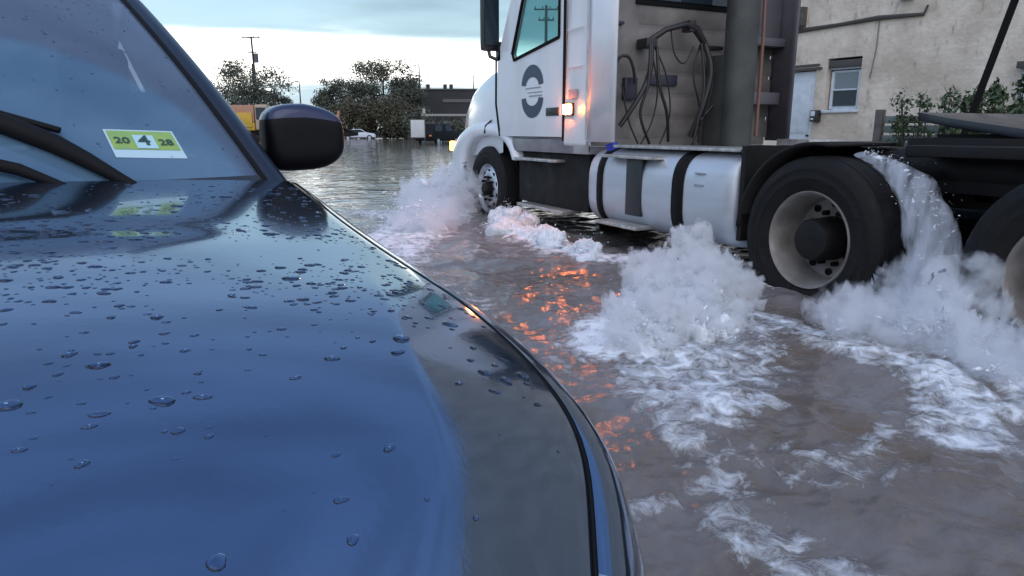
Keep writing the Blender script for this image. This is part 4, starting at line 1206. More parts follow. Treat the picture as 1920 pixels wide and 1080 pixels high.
def bwall():
    ys = [-12, -3.62, -3.45, -2.75, -.75, -.02, .23, .90, 7.0]
    zs = [0, .12, 1.60, 2.30, 2.44, 2.64, 11.0]
    ysx = sorted(ys)
    holes = [(-.75, -.02, 1.60, 2.64), (.23, .90, .12, 2.44)]
    m = MB()
    for i in range(len(ysx) - 1):
        for j in range(len(zs) - 1):
            cy, cz = (ysx[i] + ysx[i + 1]) / 2, (zs[j] + zs[j + 1]) / 2
            if any(a < cy < b and c < cz < d for a, b, c, d in holes): continue
            m.add([(0, ysx[i], zs[j]), (0, ysx[i + 1], zs[j]), (0, ysx[i + 1], zs[j + 1]), (0, ysx[i], zs[j + 1])], [(0, 1, 2, 3)])
    for a, b, c, d in holes:
        m.add([(0, a, c), (0, b, c), (0, b, d), (0, a, d), (.2, a, c), (.2, b, c), (.2, b, d), (.2, a, d)], [(0, 1, 5, 4), (1, 2, 6, 5), (2, 3, 7, 6), (3, 0, 4, 7)])
    # side walls, roof
    m.add([(0, 7, 0), (9, 7, 0), (9, 7, 11.0), (0, 7, 11.0)], [(0, 1, 2, 3)])
    m.add([(0, -12, 0), (9, -12, 0), (9, -12, 11.0), (0, -12, 11.0)], [(0, 1, 2, 3)])
    m.add([(0, -12, 11.0), (9, -12, 11.0), (9, 7, 11.0), (0, 7, 11.0)], [(0, 1, 2, 3)])
    m.add([(9, -12, 0), (9, 7, 0), (9, 7, 11.0), (9, -12, 11.0)], [(0, 1, 2, 3)])
    return m.build('wall', M_wall, bld, smooth=False)
bwall()
m = MB(); m.b2(.15, .2, -.72, -.05, 1.62, 2.40); m.b2(.10, .2, -.745, -.025, 2.42, 2.60)
win = m.build('window', M_wh, bld)
m = MB(); m.b2(.135, .15, -.62, -.14, 2.04, 2.36); m.build('upper_pane', mat('grey sash glass', (.10, .13, .16), .06, spec=.9, coat=1), win)
m = MB(); m.b2(.125, .15, -.63, -.13, 1.70, 2.0); m.build('lower_pane', mat('dark sash glass', (.015, .022, .03), .06), win)
m = MB(); m.b2(.11, .149, -.70, -.64, 1.64, 2.38); m.build('frame', M_wh, win, bevel=.004)
m = MB(); m.b2(.11, .149, -.12, -.06, 1.64, 2.38); m.build('frame', M_wh, win, bevel=.004)
m = MB(); m.b2(.10, .149, -.635, -.125, 2.003, 2.035); m.build('meeting_rail', M_wh, win, bevel=.004)
m = MB(); m.b2(-.05, .15, -.78, .01, 1.56, 1.615); m.build('sill', M_wh, win, bevel=.006)
m = MB(); m.b2(.02, .12, -.74, -.03, 2.46, 2.60); m.build('shutter_box', M_dk, win, bevel=.01)
m = MB(); m.b2(.05, .19, .25, .88, .14, 2.42); dr = m.build('door', M_wh, bld, bevel=.01)
for z0, z1 in ((.3, 1.0), (1.15, 2.2)):
    m = MB(); m.b2(.035, .06, .33, .80, z0, z1); m.build('door_panel', M_wh, dr, bevel=.01)
m = MB(); m.box((.02, .33, 1.1), (.06, .04, .04)); m.build('handle', M_black, dr, bevel=.01)
m = MB(); m.b2(-.05, .02, .10, 1.1, 2.45, 2.49); m.build('door_hood', M_dk, dr)
m = MB(); m.b2(-.04, .02, .16, 1.05, 2.52, 2.56); m.build('door_hood', M_dk, dr)
# ledge with old cable across the wall
m = MB(); pts_ = [(-.03, 4.4, 3.22), (-.03, 2.2, 3.25), (-.03, .9, 3.26), (-.035, -.2, 3.28), (-.04, -1.0, 3.31), (-.03, -1.85, 3.27), (-.03, -1.9, 3.42)]
m.tube(pts_, [.04, .04, .05, .035, .045, .03, .02], n=6); m.build('cable', M_dk, bld)
m = MB(); m.tube([(-.02, -1.02, 3.28), (-.02, -1.02, 2.75), (-.02, -.95, 2.2)], .012, n=5); m.build('conduit', mat('grey conduit', (.2, .2, .2), .6), bld)
m = MB(); m.b2(-.16, -.01, .56, .80, 3.34, 3.72); m.build('junction_box', mat('rusty junction box', (.05, .05, .045), .6, noise=(.12, .11, .09), ns=9), bld, bevel=.01)
m = MB(); m.tube([(-.05, -1.52, 3.6), (-.12, -1.52, 3.75), (-.05, -1.52, 4.1)], .03, n=6); m.box((-.06, -1.52, 3.60), (.1, .26, .05)); m.build('bracket', M_black, bld)
m = MB(); m.b2(-.14, -.01, .02, .20, 1.38, 1.62); mt_ = m.build('meter_box', M_black, bld, bevel=.02)
m = MB(); m.b2(-.155, -.141, .08, .17, 1.50, 1.60); m.build('meter_face', M_wh, mt_)
m = MB(); m.b2(-.155, -.141, .11, .16, 1.42, 1.46); m.build('meter_label', M_wh, mt_)
m = MB(); m.b2(-.18, -.02, -4.1, -3.52, 2.20, 2.31); m.build('window_hood', M_dk, bld, bevel=.01)
m = MB(); m.b2(-.03, -.005, -4.0, -3.56, 1.3, 2.2); m.build('window', M_wh, bld, bevel=.01)
m = MB(); m.b2(-.012, -.004, -12, 4.4, .0, .5); m.build('plinth', M_wgray, bld)
# pavement
m = MB(); m.b2(-1.6, 0, -14, 6, .0, .14)
pv = m.build('pavement', mat('wet concrete', (.18, .18, .175), .5, noise=(.25, .24, .23), ns=3, bump=.2)); pv.location = BP; pv.rotation_euler = (0, 0, BR); tag(pv, kind='structure')

# ------------------------------------------------------------------ leaves
def leafmesh(blobs, n, size, seed, flat=.5):
    """many small leaf faces spread over the shells of uneven clumps"""
    r_ = np.random.default_rng(seed)
    bl = np.array(blobs, float)              # x y z rx ry rz
    wgt = (bl[:, 3] * bl[:, 4] * bl[:, 5]) ** (2 / 3); wgt /= wgt.sum()
    idx = r_.choice(len(bl), n, p=wgt)
    d = r_.normal(size=(n, 3)); d /= np.linalg.norm(d, axis=1)[:, None]
    rad = r_.uniform(.15, 1.12, n) ** .7
    c = bl[idx, :3] + d * bl[idx, 3:6] * rad[:, None]
    keep = perlin(c[:, 0] / size / 4, c[:, 1] / size / 4, c[:, 2] / size / 4) >-.34
    c = c[keep]; d = d[keep]; n = len(c)
    nn = d + r_.normal(size=(n, 3)) * .8; nn /= np.linalg.norm(nn, axis=1)[:, None]
    e1 = np.cross(nn, r_.normal(size=(n, 3))); e1 /= np.linalg.norm(e1, axis=1)[:, None]
    e2 = np.cross(nn, e1)
    s_ = size * r_.uniform(.5, 1.3, n)[:, None]
    v = np.stack([c - e1 * s_, c + e2 * s_ * .45 - nn * s_ * .1, c + e1 * s_, c - e2 * s_ * .45 - nn * s_ * .1], 1).reshape(-1, 3)
    me = bpy.data.meshes.new('leaves')
    me.vertices.add(len(v)); me.vertices.foreach_set('co', v.ravel())
    me.loops.add(n * 4); me.loops.foreach_set('vertex_index', np.arange(n * 4))
    me.polygons.add(n); me.polygons.foreach_set('loop_start', np.arange(n) * 4); me.polygons.foreach_set('loop_total', np.full(n, 4))
    me.update(calc_edges=True)
    return me
def meshobj(name, me, M_, parent):
    me.materials.append(M_); me.name = name
    o = bpy.data.objects.new(name, me); COL.objects.link(o); o.parent = parent
    return o
M_leafd = mat('dark foliage', (.07, .085, .065), .7, noise=(.12, .13, .095), ns=.5)
M_leafb = mat('brown autumn foliage', (.105, .085, .055), .7, noise=(.075, .078, .05), ns=.4)
M_leafg = mat('green foliage', (.035, .055, .022), .6, noise=(.06, .085, .035), ns=.8)
M_bark = mat('dark bark', (.03, .025, .02), .8, noise=(.06, .05, .04), ns=4)
def tree(px, depth, h, wd, seed, M_l, label, n=13104, leaf=.18, base=.3, group=None, name='broadleaf_tree'):
    p = far_at(px, depth); r_ = np.random.default_rng(seed)
    t = empty(name, (p.x, p.y, .3), label, 'tree', group)
    m = MB()
    m.tube([(0, 0, -.3), (.1, 0, h * .25), (0, .1, h * .5), (.1, .0, h * .85)], [h * .022, h * .018, h * .012, h * .003], n=8)
    blobs = []
    for k in range(30):
        a = r_.uniform(0, 6.28); zz = r_.uniform(base, .93); q = math.sqrt(max(.02, 1 - ((zz - .55) / .52) ** 2)) * wd * .5 * r_.uniform(.3, .85)
        e = Vector((math.cos(a) * q, math.sin(a) * q, zz * h))
        st_ = Vector((0, 0, h * zz * r_.uniform(.45, .7)))
        md_ = (e + st_) / 2 + Vector((0, 0, h * .02))
        m.tube([st_, md_, e], [h * .007, h * .0045, h * .0015], n=5)
        rr = wd * r_.uniform(.10, .19)
        blobs.append((*e, rr * 1.2, rr * 1.2, rr * .9))
    m.build('trunk', M_bark, t)
    meshobj('crown', leafmesh(blobs, n, leaf, seed), M_l, t)
    return t
# left group by the utility pole
tree(476, 96, far_z(122, 96) - .3, 11.0, 1, M_leafd, 'dark broadleaf tree beside the tall utility pole, rising above the wing mirror', n=13104, leaf=.18, base=.25)
tree(532, 102, 6.0, 5.4, 2, M_leafd, 'low dark tree right of the utility pole, behind the street lamps', n=6552, leaf=.18, base=.2)
tree(555, 99, 4.6, 3.8, 12, M_leafd, 'small round tree directly above the wing mirror housing', n=4536, leaf=.18, base=.15)
tree(628, 104, far_z(152, 104) - .3, 6.6, 3, M_leafd, 'dark tree with a low crown just right of the wing mirror', n=9072, leaf=.18, base=.25)
tree(722, 108, far_z(124, 108) - .3, 11.0, 4, M_leafd, 'tallest dark tree on the far bank, in the middle of the skyline', n=18900, leaf=.18, base=.28)
tree(768, 112, far_z(148, 112) - .3, 6.0, 15, M_leafd, 'dark tree at the foot of the thin far utility pole', n=7559, leaf=.18, base=.2)
def bush(px, depth, h, wd, seed, M_l, label, n=7559, leaf=.18, group='bushes along the far bank'):
    p = far_at(px, depth); r_ = np.random.default_rng(seed)
    t = empty('bush', (p.x, p.y, .2), label, 'bush', group)
    m = MB(); blobs = []
    for k in range(11):
        a = r_.uniform(0, 6.28); q = wd * .42 * math.sqrt(r_.random()); e = Vector((math.cos(a) * q, math.sin(a) * q, h * r_.uniform(.25, .75)))
        m.tube([(0, 0, -.2), e * .6 + Vector((0, 0, .1)), e], [.06, .04, .015], n=5)
        rr = wd * r_.uniform(.16, .25); blobs.append((*e, rr, rr, h * .30))
    m.build('stem', M_bark, t)
    meshobj('foliage', leafmesh(blobs, n, leaf, seed), M_l, t)
bush(655, 98, 5.2, 6.5, 21, M_leafb, 'brown leaved bush above the small white car')
bush(700, 96, 5.6, 7.0, 22, M_leafb, 'olive brown bush right of the small white car')
bush(745, 97, 5.8, 7.0, 23, M_leafb, 'tall olive brown bush left of the white signboard')
bush(612, 97, 3.6, 6.0, 24, M_leafg, 'green bush at the outer tip of the wing mirror', n=2200)
bush(782, 95, 4.2, 5.4, 25, M_leafd, 'dark green bush behind the white signboard', n=2400)
bush(575, 100, 3.2, 7, 26, M_leafd, 'low dark bush behind the wing mirror', n=2200)
bush(450, 100, 3.0, 7, 27, M_leafd, 'low dark bush behind the orange excavator', n=2200)
bush(510, 101, 3.6, 7, 28, M_leafd, 'low dark bush under the tall utility pole', n=2200)

# thick scrub closing the far bank
def scrub():
    r_ = np.random.default_rng(90); bl = []
    for k in range(150):
        a = YAW + R(-58 + 70 * k / 149 + r_.uniform(-.3, .3)); q = r_.uniform(97, 103)
        bl.append((math.sin(a) * q, math.cos(a) * q, .9 + .5 * r_.random(), 1.6, 1.6, 1.7 * r_.uniform(.6, 1.5)))
    o = meshobj('far_scrub', leafmesh(bl, 22000, .28, 5), M_leafb, None); tag(o, 'dark thick scrub along the foot of the far bank', 'scrub', kind='stuff')
scrub()
# dark long building behind the truck's bonnet
p = far_at(905, 118)
wh = empty('warehouse', (p.x, p.y, 0), 'long dark flat-roofed warehouse with a pale rail, left of the truck bonnet', 'building', rz=-YAW + R(4))
wH = far_z(174, 118)
m = MB(); m.b2(-13.0, 16, 0, 12, .1, wH); m.build('wall', mat('dark cladding', (.020, .023, .028), .6, noise=(.035, .03, .04), ns=.3), wh, smooth=False)
m = MB(); m.b2(-13.2, 16.2, -.15, 12.2, wH, wH + .25); m.build('roof', M_dk, wh)
for x in (-9.2, -6.4, -5.4): 
    m = MB(); m.b2(x, x + .6, 1, 2, wH + .25, wH + 1.0); m.build('roof_vent', M_black, wh)
m = MB(); m.b2(-6.5, -.5, -.12, -.02, wH - 1.9, wH - 1.4); m.build('window', mat('dull window band', (.12, .11, .12), .3), wh)
p = far_at(850, 90)
rl = empty('barrier_rail', (p.x, p.y, 0), 'pale horizontal barrier rail in front of the dark warehouse', 'railing', rz=-YAW)
zr = far_z(217, 90)
m = MB(); m.b2(-4.0, 6.5, 0, .1, zr - .14, zr + .12); m.build('rail', mat('pale galvanised rail', (.30, .30, .28), .5), rl)
for x in (-3.9, -1.3, 1.3, 3.9, 6.4): 
    m = MB(); m.b2(x, x + .1, .1, .2, 0, zr); m.build('post', M_dk, rl)
# dark hedge bank under the rail
p = far_at(870, 88)
hb = empty('hedge', (p.x, p.y, 0), 'dark green clipped hedge below the pale rail', 'hedge', rz=-YAW)
m = MB(); m.b2(-3, 5, -.5, .5, 0, .3); m.build('stem', M_bark, hb)
meshobj('foliage', leafmesh([(x, 0, 1.3, 1.3, .8, 1.1) for x in np.arange(-5, 7, 1.2)], 4500, .2, 31), M_leafd, hb)

# utility poles and wires
M_pole = mat('weathered pole', (.045, .04, .04), .8)
def upole(px, depth, ytop, label, arms=((.3, 2.2),), trans=True, rz=0, lean=0):
    p = far_at(px, depth); h = far_z(ytop, depth)
    t = empty('utility_pole', (p.x, p.y, 0), label, 'utility pole', 'utility poles on the skyline', rz=-YAW + rz)
    m = MB(); m.tube([(0, 0, 0), (lean * .5, 0, h * .5), (lean, 0, h)], [.19, .16, .12], n=10); m.build('pole', M_pole, t)
    for dz, w_ in arms:
        m = MB(); m.b2(lean - w_ / 2, lean + w_ / 2, -.18, -.06, h - dz - .12, h - dz); ca = m.build('crossarm', M_pole, t)
        for x in (-.45, -.15, .15, .45): 
            m = MB(); m.tube([(lean + x * w_, -.12, h - dz), (lean + x * w_, -.12, h - dz + .2)], .05, n=6); m.build('insulator', M_pole, ca)
    if trans:
        m = MB(); m.tube([(lean * .8 + .42, 0, h - 3.4), (lean * .8 + .42, 0, h - 2.2)], .30, n=14); m.build('transformer', mat('grey transformer', (.10, .11, .13), .5), t)
    return (p.x, p.y, h)
P1 = upole(488, 100, 82, 'tall utility pole with a transformer, rising through the tree above the wing mirror', arms=((.1, 2.4), (2.0, 1.2)), lean=-.25)
P2 = upole(789, 128, 128, 'thin far utility pole with two crossarms, right of the tallest tree', arms=((2.0, 3.4), (2.9, 3.0)), trans=False)
upole(563 - 80, 104, 128, 'shorter bare pole standing just left of the tall utility pole', arms=(), trans=False)
P3 = upole(1022, 66, 30, 'utility pole with a crossarm seen through the side window of the truck cab', arms=((.3, 2.2), (1.2, 1.4)), trans=False)
def wire(a, b, sag, r, label, grp='overhead wires'):
    pts = [(a[0] + (b[0] - a[0]) * k / 14, a[1] + (b[1] - a[1]) * k / 14, a[2] + (b[2] - a[2]) * k / 14 - sag * 4 * (k / 14) * (1 - k / 14)) for k in range(15)]
    m = MB(); m.tube(pts, r, n=4); o = m.build('overhead_wire', mat('wire', (.10, .11, .12), .6)); tag(o, label, 'wire', grp)
L1 = far_at(150, 92)
wire((P1[0], P1[1], P1[2] - .05), (P2[0], P2[1], P2[2] - 2.0), .5, .025, 'topmost thin overhead wire from the tall utility pole towards the thin far pole')
wire((P1[0], P1[1], P1[2] - 2.0), (P2[0], P2[1], P2[2] - 2.9), .6, .022, 'lower thin overhead wire from the tall utility pole towards the thin far pole')
wire((L1.x, L1.y, 13.2), (P1[0], P1[1], P1[2] - .05), .4, .025, 'thin overhead wire running left from the top of the tall utility pole')
R1 = far_at(1180, 132)
wire((P2[0], P2[1], P2[2] - 2.0), (R1.x, R1.y, 11.2), .4, .025, 'upper thin wire running right from the thin far pole towards the truck')
wire((P2[0], P2[1], P2[2] - 2.9), (R1.x, R1.y, 10.2), .5, .025, 'lower thin wire running right from the thin far pole towards the truck')
# street lamps
M_lit = mat('lit lamp lens', (1, .97, .9), .3, emit=(1, .97, .9), es=9)
def slamp(px, depth, ytop, label, arm=1.2, on=True):
    p = far_at(px, depth); h = far_z(ytop, depth)
    t = empty('street_lamp', (p.x, p.y, 0), label, 'street lamp', 'street lamps on the far bank', rz=-YAW)
    m = MB(); m.tube([(0, 0, 0), (0, 0, h * .6), (0, 0, h)], [.10, .08, .06], n=8); m.tube([(0, 0, h - .1), (-arm * .5, 0, h + .08), (-arm, 0, h)], .04, n=6); m.build('lamp_post', M_pole, t)
    m = MB(); m.b2(-arm - .35, -arm + .15, -.14, .14, h - .06, h + .1); hd = m.build('lamp_head', M_pole, t, bevel=.03)
    if on: m = MB(); m.box((-arm - .1, -.02, h - .12), (.42, .34, .16)); m.build('lamp_lens', M_lit, hd, bevel=.05)
slamp(519, 82, 170, 'lit street lamp glowing in front of the tree beside the tall utility pole', arm=.5)
slamp(567, 80, 160, 'street lamp on a long arm standing clear of the trees above the wing mirror', arm=.2)
slamp(889, 100, 148, 'lit street lamp against the sky beside the truck bonnet', arm=.9)

# small white car in the flood
p = far_at(672, 92)
wc = empty('sedan', (p.x, p.y, 0), 'small white sedan standing in the flood by the far bank', 'car', rz=-YAW + R(12))
M_carw = mat('white car paint', (.62, .66, .78), .2, coat=1)
def simple_car(root, M_b, L_=4.3, W_=1.75, roof=1.42, suv=False):
    k = L_ / 4.3
    if suv: side = [(-2.1, .35), (-2.15, .9), (-2.05, 1.1), (-1.9, 1.75), (.5, 1.78), (1.05, 1.15), (2.0, 1.05), (2.15, .8), (2.15, .35)]; gh = [(-1.8, 1.15), (-1.72, 1.68), (.45, 1.70), (.9, 1.15)]
    else: side = [(-2.1, .35), (-2.15, .75), (-2.0, .92), (-1.3, 1.0), (-.8, 1.38), (.35, 1.42), (1.0, .98), (1.95, .85), (2.15, .65), (2.15, .35)]; gh = [(-1.2, 1.0), (-.72, 1.32), (.3, 1.35), (.85, 1.0)]
    m = MB(); m.prism([(a * k, b) for a, b in side], -W_ / 2, W_ / 2, axis='Y'); m.build('body', M_b, root, bevel=.08)
    for y in (-W_ / 2 - .006, W_ / 2 - .006 + .006):
        m = MB(); m.prism([(a * k, b) for a, b in gh], y, y + .006, axis='Y'); m.build('side_window', M_dglass, root, smooth=False)
    m = MB()
    a, b = (gh[3], gh[2]); m.add([(a[0] * k + .16, -W_ * .42, a[1]), (a[0] * k + .16, W_ * .42, a[1]), (b[0] * k + .10, W_ * .38, b[1] + .03), (b[0] * k + .10, -W_ * .38, b[1] + .03)], [(0, 1, 2, 3)]); m.build('windscreen', M_dglass, root, smooth=False)
    for x in (-1.35 * k, 1.35 * k):
        for y in (-W_ / 2 + .09, W_ / 2 - .09):
            m = MB(); m.tube([(x, y - .11, .33), (x, y + .11, .33)], .33, n=24); wt = m.build('wheel', M_rubber, root)
            m = MB(); m.tube([(x, y - .118, .33), (x, y + .118, .33)], .2, n=16); m.build('rim', M_steel, wt)
    for y in (-W_ * .36, W_ * .36):
        m = MB(); m.box((2.15 * k, y, .68), (.06, .3, .12)); m.build('headlight', M_clearlens, root, bevel=.02)
        m = MB(); m.box((-2.13 * k, y, .78), (.06, .26, .14)); m.build('tail_light', M_orangeglass, root, bevel=.02)
simple_car(wc, M_carw)
p = far_at(822, 62)
dc = empty('dark_van', (p.x, p.y, 0), 'dark van stranded in the water just right of the white signboard', 'van', rz=-YAW + R(62))
simple_car(dc, mat('black van paint', (.008, .009, .010), .6, spec=.2), L_=4.4, W_=1.8, suv=True)
# signboard
p = far_at(783, 48)
sg_ = empty('signboard', (p.x, p.y, 0), 'white rectangular signboard with a dark frame standing in the floodwater', 'sign', rz=-YAW + R(6))
z0, z1 = far_z(257, 48), far_z(226, 48)
m = MB(); m.b2(-.45, .47, -.03, .03, z0, z1); m.build('sign_face', mat('white sign sheet', (.62, .63, .66), .5, noise=(.55, .56, .58), ns=3), sg_, bevel=.01)
m = MB(); m.b2(-.52, .54, .031, .07, z0 - .06, z1 + .06); m.build('sign_frame', M_dk, sg_)
for x in (-.42, .46):
    m = MB(); m.b2(x - .035, x + .035, .071, .13, -.05, z1 + (.7 if x > 0 else 0)); m.build('post', M_dk, sg_)
m = MB(); m.b2(.36, .56, .0, .1, z1 + .42, z1 + .75); m.build('post_cap', mat('pale cap', (.4, .4, .36), .5), sg_)
# orange excavator left of the mirror
p = far_at(470, 74)
ex = empty('excavator', (p.x, p.y, 0), 'orange and yellow excavator partly hidden behind the car windscreen pillar and mirror', 'excavator', rz=-YAW)
M_or = mat('faded orange paint', (.46, .20, .12), .6, noise=(.40, .24, .17), ns=2); M_ye = mat('yellow paint', (.62, .38, .04), .5, noise=(.5, .33, .05), ns=2)
m = MB(); m.b2(-2.4, .9, -1.2, 1.2, 2.05, 3.75); m.build('engine_cover', M_or, ex, bevel=.12)
m = MB(); m.b2(-.9, .7, -1.32, -1.22, 1.55, 3.0); m.build('side_panel', M_ye, ex, bevel=.03)
m = MB(); m.b2(-2.5, .9, -1.2, 1.2, 1.2, 2.04); m.build('counterweight', M_ye, ex, bevel=.15)
m = MB(); m.b2(1.0, 2.2, -1.2, .0, 1.3, 3.8); cb = m.build('operator_cab', mat('cream cab paint', (.45, .36, .27), .5), ex, bevel=.08)
m = MB(); m.b2(1.1, 2.1, -1.22, -1.205, 2.3, 3.5); m.build('cab_window', M_dglass, cb)
for y in (-1.3, .8):
    m = MB(); m.prism([(-2.2, .0), (2.2, .0), (2.5, .35), (2.2, .75), (-2.2, .75), (-2.5, .35)], y, y + .5, axis='Y'); m.build('track', M_frame, ex, bevel=.05)
m = MB(); m.b2(-.8, .8, -.8, .8, .7, 1.2); m.build('turntable', M_frame, ex)
m = MB(); m.prism([(1.6, 1.6), (1.6, 2.1), (4.2, 3.6), (6.6, 3.2), (6.5, 2.8), (4.3, 3.05)], .3, .7, axis='Y'); m.build('boom', M_or, ex, bevel=.04)
m = MB(); m.prism([(6.3, 3.0), (6.7, 3.2), (8.9, 2.2), (8.9, 1.7), (8.6, 1.75)], .32, .68, axis='Y'); m.prism([(8.6, 1.9), (9.1, 3.25), (9.25, 3.2), (9.05, 1.7)], .36, .64, axis='Y'); m.build('stick', M_or, ex, bevel=.03)
m = MB(); m.prism([(8.6, 1.8), (9.2, 1.7), (9.3, 1.0), (8.9, .5), (11.0, .7), (11.0, 1.1)], .1, .9, axis='Y'); m.build('bucket', M_frame, ex, bevel=.03)

# ------------------------------------------------------------------ things between building and truck, right edge
p = BP + Vector((-.5, -2.0, 0))
fn = empty('timber_fence', (12.0, 8.55, .0), 'short piece of weathered timber fence with grey green boards below the climbing plants', 'fence', rz=BR)
m = MB(); m.b2(-.06, .06, .30, .44, 0, 1.58); m.build('post', mat('brown grey post', (.09, .08, .075), .8, noise=(.14, .125, .11), ns=6), fn, bevel=.01)
m = MB(); m.b2(-.06, .06, -1.6, -1.48, 0, 1.5); m.build('post', M_dk, fn, bevel=.01)
M_bd = mat('grey green boards', (.12, .16, .15), .7, noise=(.2, .24, .23), ns=5, stretch=(1, .3, 3))
for k in range(8):
    m = MB(); m.b2(.0, .03, -1.55, .30, .14 + .17 * k, .27 + .17 * k); m.build('board', M_bd, fn, bevel=.004)
p = on_x(1712, 268, 11.6)
bx = MB((p.x, p.y, 0)); bx.b2(p.x - .08, p.x + .08, p.y - .10, p.y + .10, .93, 1.03); bx.b2(p.x - .1, p.x + .1, p.y - .11, p.y + .11, 0.1, .925)
o = bx.build('utility_cabinet', mat('pale cabinet', (.30, .30, .29), .5, noise=(.1, .1, .1), ns=12), bevel=.01, loc=(p.x, p.y, 0)); tag(o, 'small grey cabinet with a white lid in front of the timber fence', 'cabinet')
def shrub(px, py, xw, h, wd, seed, n, leaf, M_l, label):
    c = on_x(px, py, xw); r_ = np.random.default_rng(seed)
    t = empty('climbing_shrub', (c.x, c.y, .1), label, 'shrub')
    m = MB(); bl = []
    top = c.z - .1
    for k in range(12):
        e = Vector((r_.uniform(-.2, .3), r_.uniform(-.5, .5) * wd, top - h * .5 + r_.uniform(-.5, .5) * h))
        m.tube([(0, e.y * .5, 0), (e.x * .5, e.y * .8, e.z * .55), e, e + Vector((-.05, r_.uniform(-.2, .2), r_.uniform(.05, .22)))], [.02, .014, .008, .003], n=5)
        bl.append((*e, .16, .17, .14)); bl.append((*(e + Vector((0, 0, .12))), .05, .05, .12))
        bl.append((e.x * .6, e.y, e.z * .7, .14, .18, .25))
    m.build('stem', M_bark, t); meshobj('foliage', leafmesh(bl, n, leaf, seed), M_l, t)
M_leafv = mat('wet green leaves', (.05, .085, .035), .3, noise=(.16, .20, .13), ns=5, lo=.5, hi=.72)
shrub(1745, 178, 11.7, .55, 1.5, 41, 1500, .045, M_leafv, 'straggly leafy shrub growing above the timber fence against the painted wall')
shrub(1900, 135, 11.6, 1.3, 1.5, 42, 4200, .055, M_leafv, 'dense green shrub at the right edge behind the leaning black pole')
shrub(1850, 185, 11.5, .7, 1.3, 43, 3200, .05, M_leafv, 'low green shrub directly behind the foot of the leaning black pole')
a = on_x(1900, 8, 10.4); b = on_x(1815, 232, 10.4); b2_ = b + (b - a) * .45
o0 = Vector((b2_.x, b2_.y, 0))
m = MB(o0); top = a + (a - b) * .05; bot = b + (b - a) * (b.z / (a.z - b.z))
m.tube([bot, top], .048, n=10); m.box(top + Vector((0, 0, .03)), (.12, .32, .05))
o = m.build('leaning_pole', M_gap, loc=o0); tag(o, 'leaning black metal pole in front of the pale wall at the right edge', 'pole')
# ------------------------------------------------------------------ spray thrown up by the wheels
def cloud_mat(name, density, col=(.95, .97, 1.0), aniso=.2, sc=6.0):
    m = bpy.data.materials.new(name); m.use_nodes = True
    t = m.node_tree; t.nodes.clear()
    o = t.nodes.new('ShaderNodeOutputMaterial'); v = t.nodes.new('ShaderNodeVolumePrincipled')
    v.inputs['Color'].default_value = (*col, 1); v.inputs['Density'].default_value = density; v.inputs['Anisotropy'].default_value = aniso
    tcn = t.nodes.new('ShaderNodeTexCoord'); n = t.nodes.new('ShaderNodeTexNoise'); n.inputs['Scale'].default_value = sc; n.inputs['Detail'].default_value = 6; n.inputs['Roughness'].default_value = .68
    t.links.new(tcn.outputs['Object'], n.inputs['Vector'])
    r_ = t.nodes.new('ShaderNodeMapRange'); r_.interpolation_type = 'SMOOTHSTEP'; r_.inputs[1].default_value = .42; r_.inputs[2].default_value = .62; r_.inputs[3].default_value = 0; r_.inputs[4].default_value = density
    t.links.new(n.outputs[0], r_.inputs[0]); t.links.new(r_.outputs[0], v.inputs['Density'])
    t.links.new(v.outputs[0], o.inputs['Volume'])
    return m
M_mist = cloud_mat('fine spray', 60.0, sc=13, col=(.985, .99, 1.0))
M_mist2 = cloud_mat('thin spray', 16, sc=8, col=(.97, .98, 1.0))
M_foam = mat('white water', (.86, .89, .94), .5, noise=(.62, .66, .72), ns=14, bump=.8, bs=45)
def lumps(name, blobs, M_, vox, amp, fr, seed, label=None, smooth_=True, cat='splash', spike=.0):
    bm = bmesh.new()
    for (x, y, z, a, b, c) in blobs:
        r = bmesh.ops.create_icosphere(bm, subdivisions=3, radius=1)
        for v in r['verts']: v.co = Vector((x + v.co.x * a, y + v.co.y * b, z + v.co.z * c))
    me = bpy.data.meshes.new('tmp'); bm.to_mesh(me); bm.free()
    o = bpy.data.objects.new('tmp', me); COL.objects.link(o)
    md = o.modifiers.new('r', 'REMESH'); md.mode = 'VOXEL'; md.voxel_size = vox
    dg = bpy.context.evaluated_depsgraph_get()
    me2 = bpy.data.meshes.new_from_object(o.evaluated_get(dg))
    bpy.data.objects.remove(o)
    n = len(me2.vertices); co = np.empty(n * 3); me2.vertices.foreach_get('co', co); co = co.reshape(-1, 3)
    no = np.empty(n * 3); me2.vertices.foreach_get('normal', no); no = no.reshape(-1, 3)
    rg = fbm(co[:, 0] * fr * 3.1, co[:, 1] * fr * 3.1 + seed, co[:, 2] * fr * 2.0, o=4, ridge=True)
    d = .22 * sstep(.0, .8, rg) + fbm(co[:, 0] * fr + seed, co[:, 1] * fr, co[:, 2] * fr, o=5, ridge=False) + .35 * (fbm(co[:, 0] * fr * 2.2, co[:, 1] * fr * 2.2 + seed, co[:, 2] * fr * 2.2, o=4))
    co = co + no * (d * amp)[:, None]
    if spike:
        sp = sstep(.25, .95, fbm(co[:, 0] * 15, co[:, 1] * 15 + seed, co[:, 2] * 6, o=3, ridge=True)) * np.clip(no[:, 2] + .5, 0, 1)
        dr = no * .7 + np.array([-.2, -.1, .8]); co = co + dr * (sp * spike)[:, None]
    me2.vertices.foreach_set('co', co.ravel())
    me2.polygons.foreach_set('use_smooth', [smooth_] * len(me2.polygons))
    me2.materials.clear(); me2.materials.append(M_); me2.name = name; me2.update()
    o = bpy.data.objects.new(name, me2); COL.objects.link(o)
    tag(o, label, cat, kind='stuff')
    return o
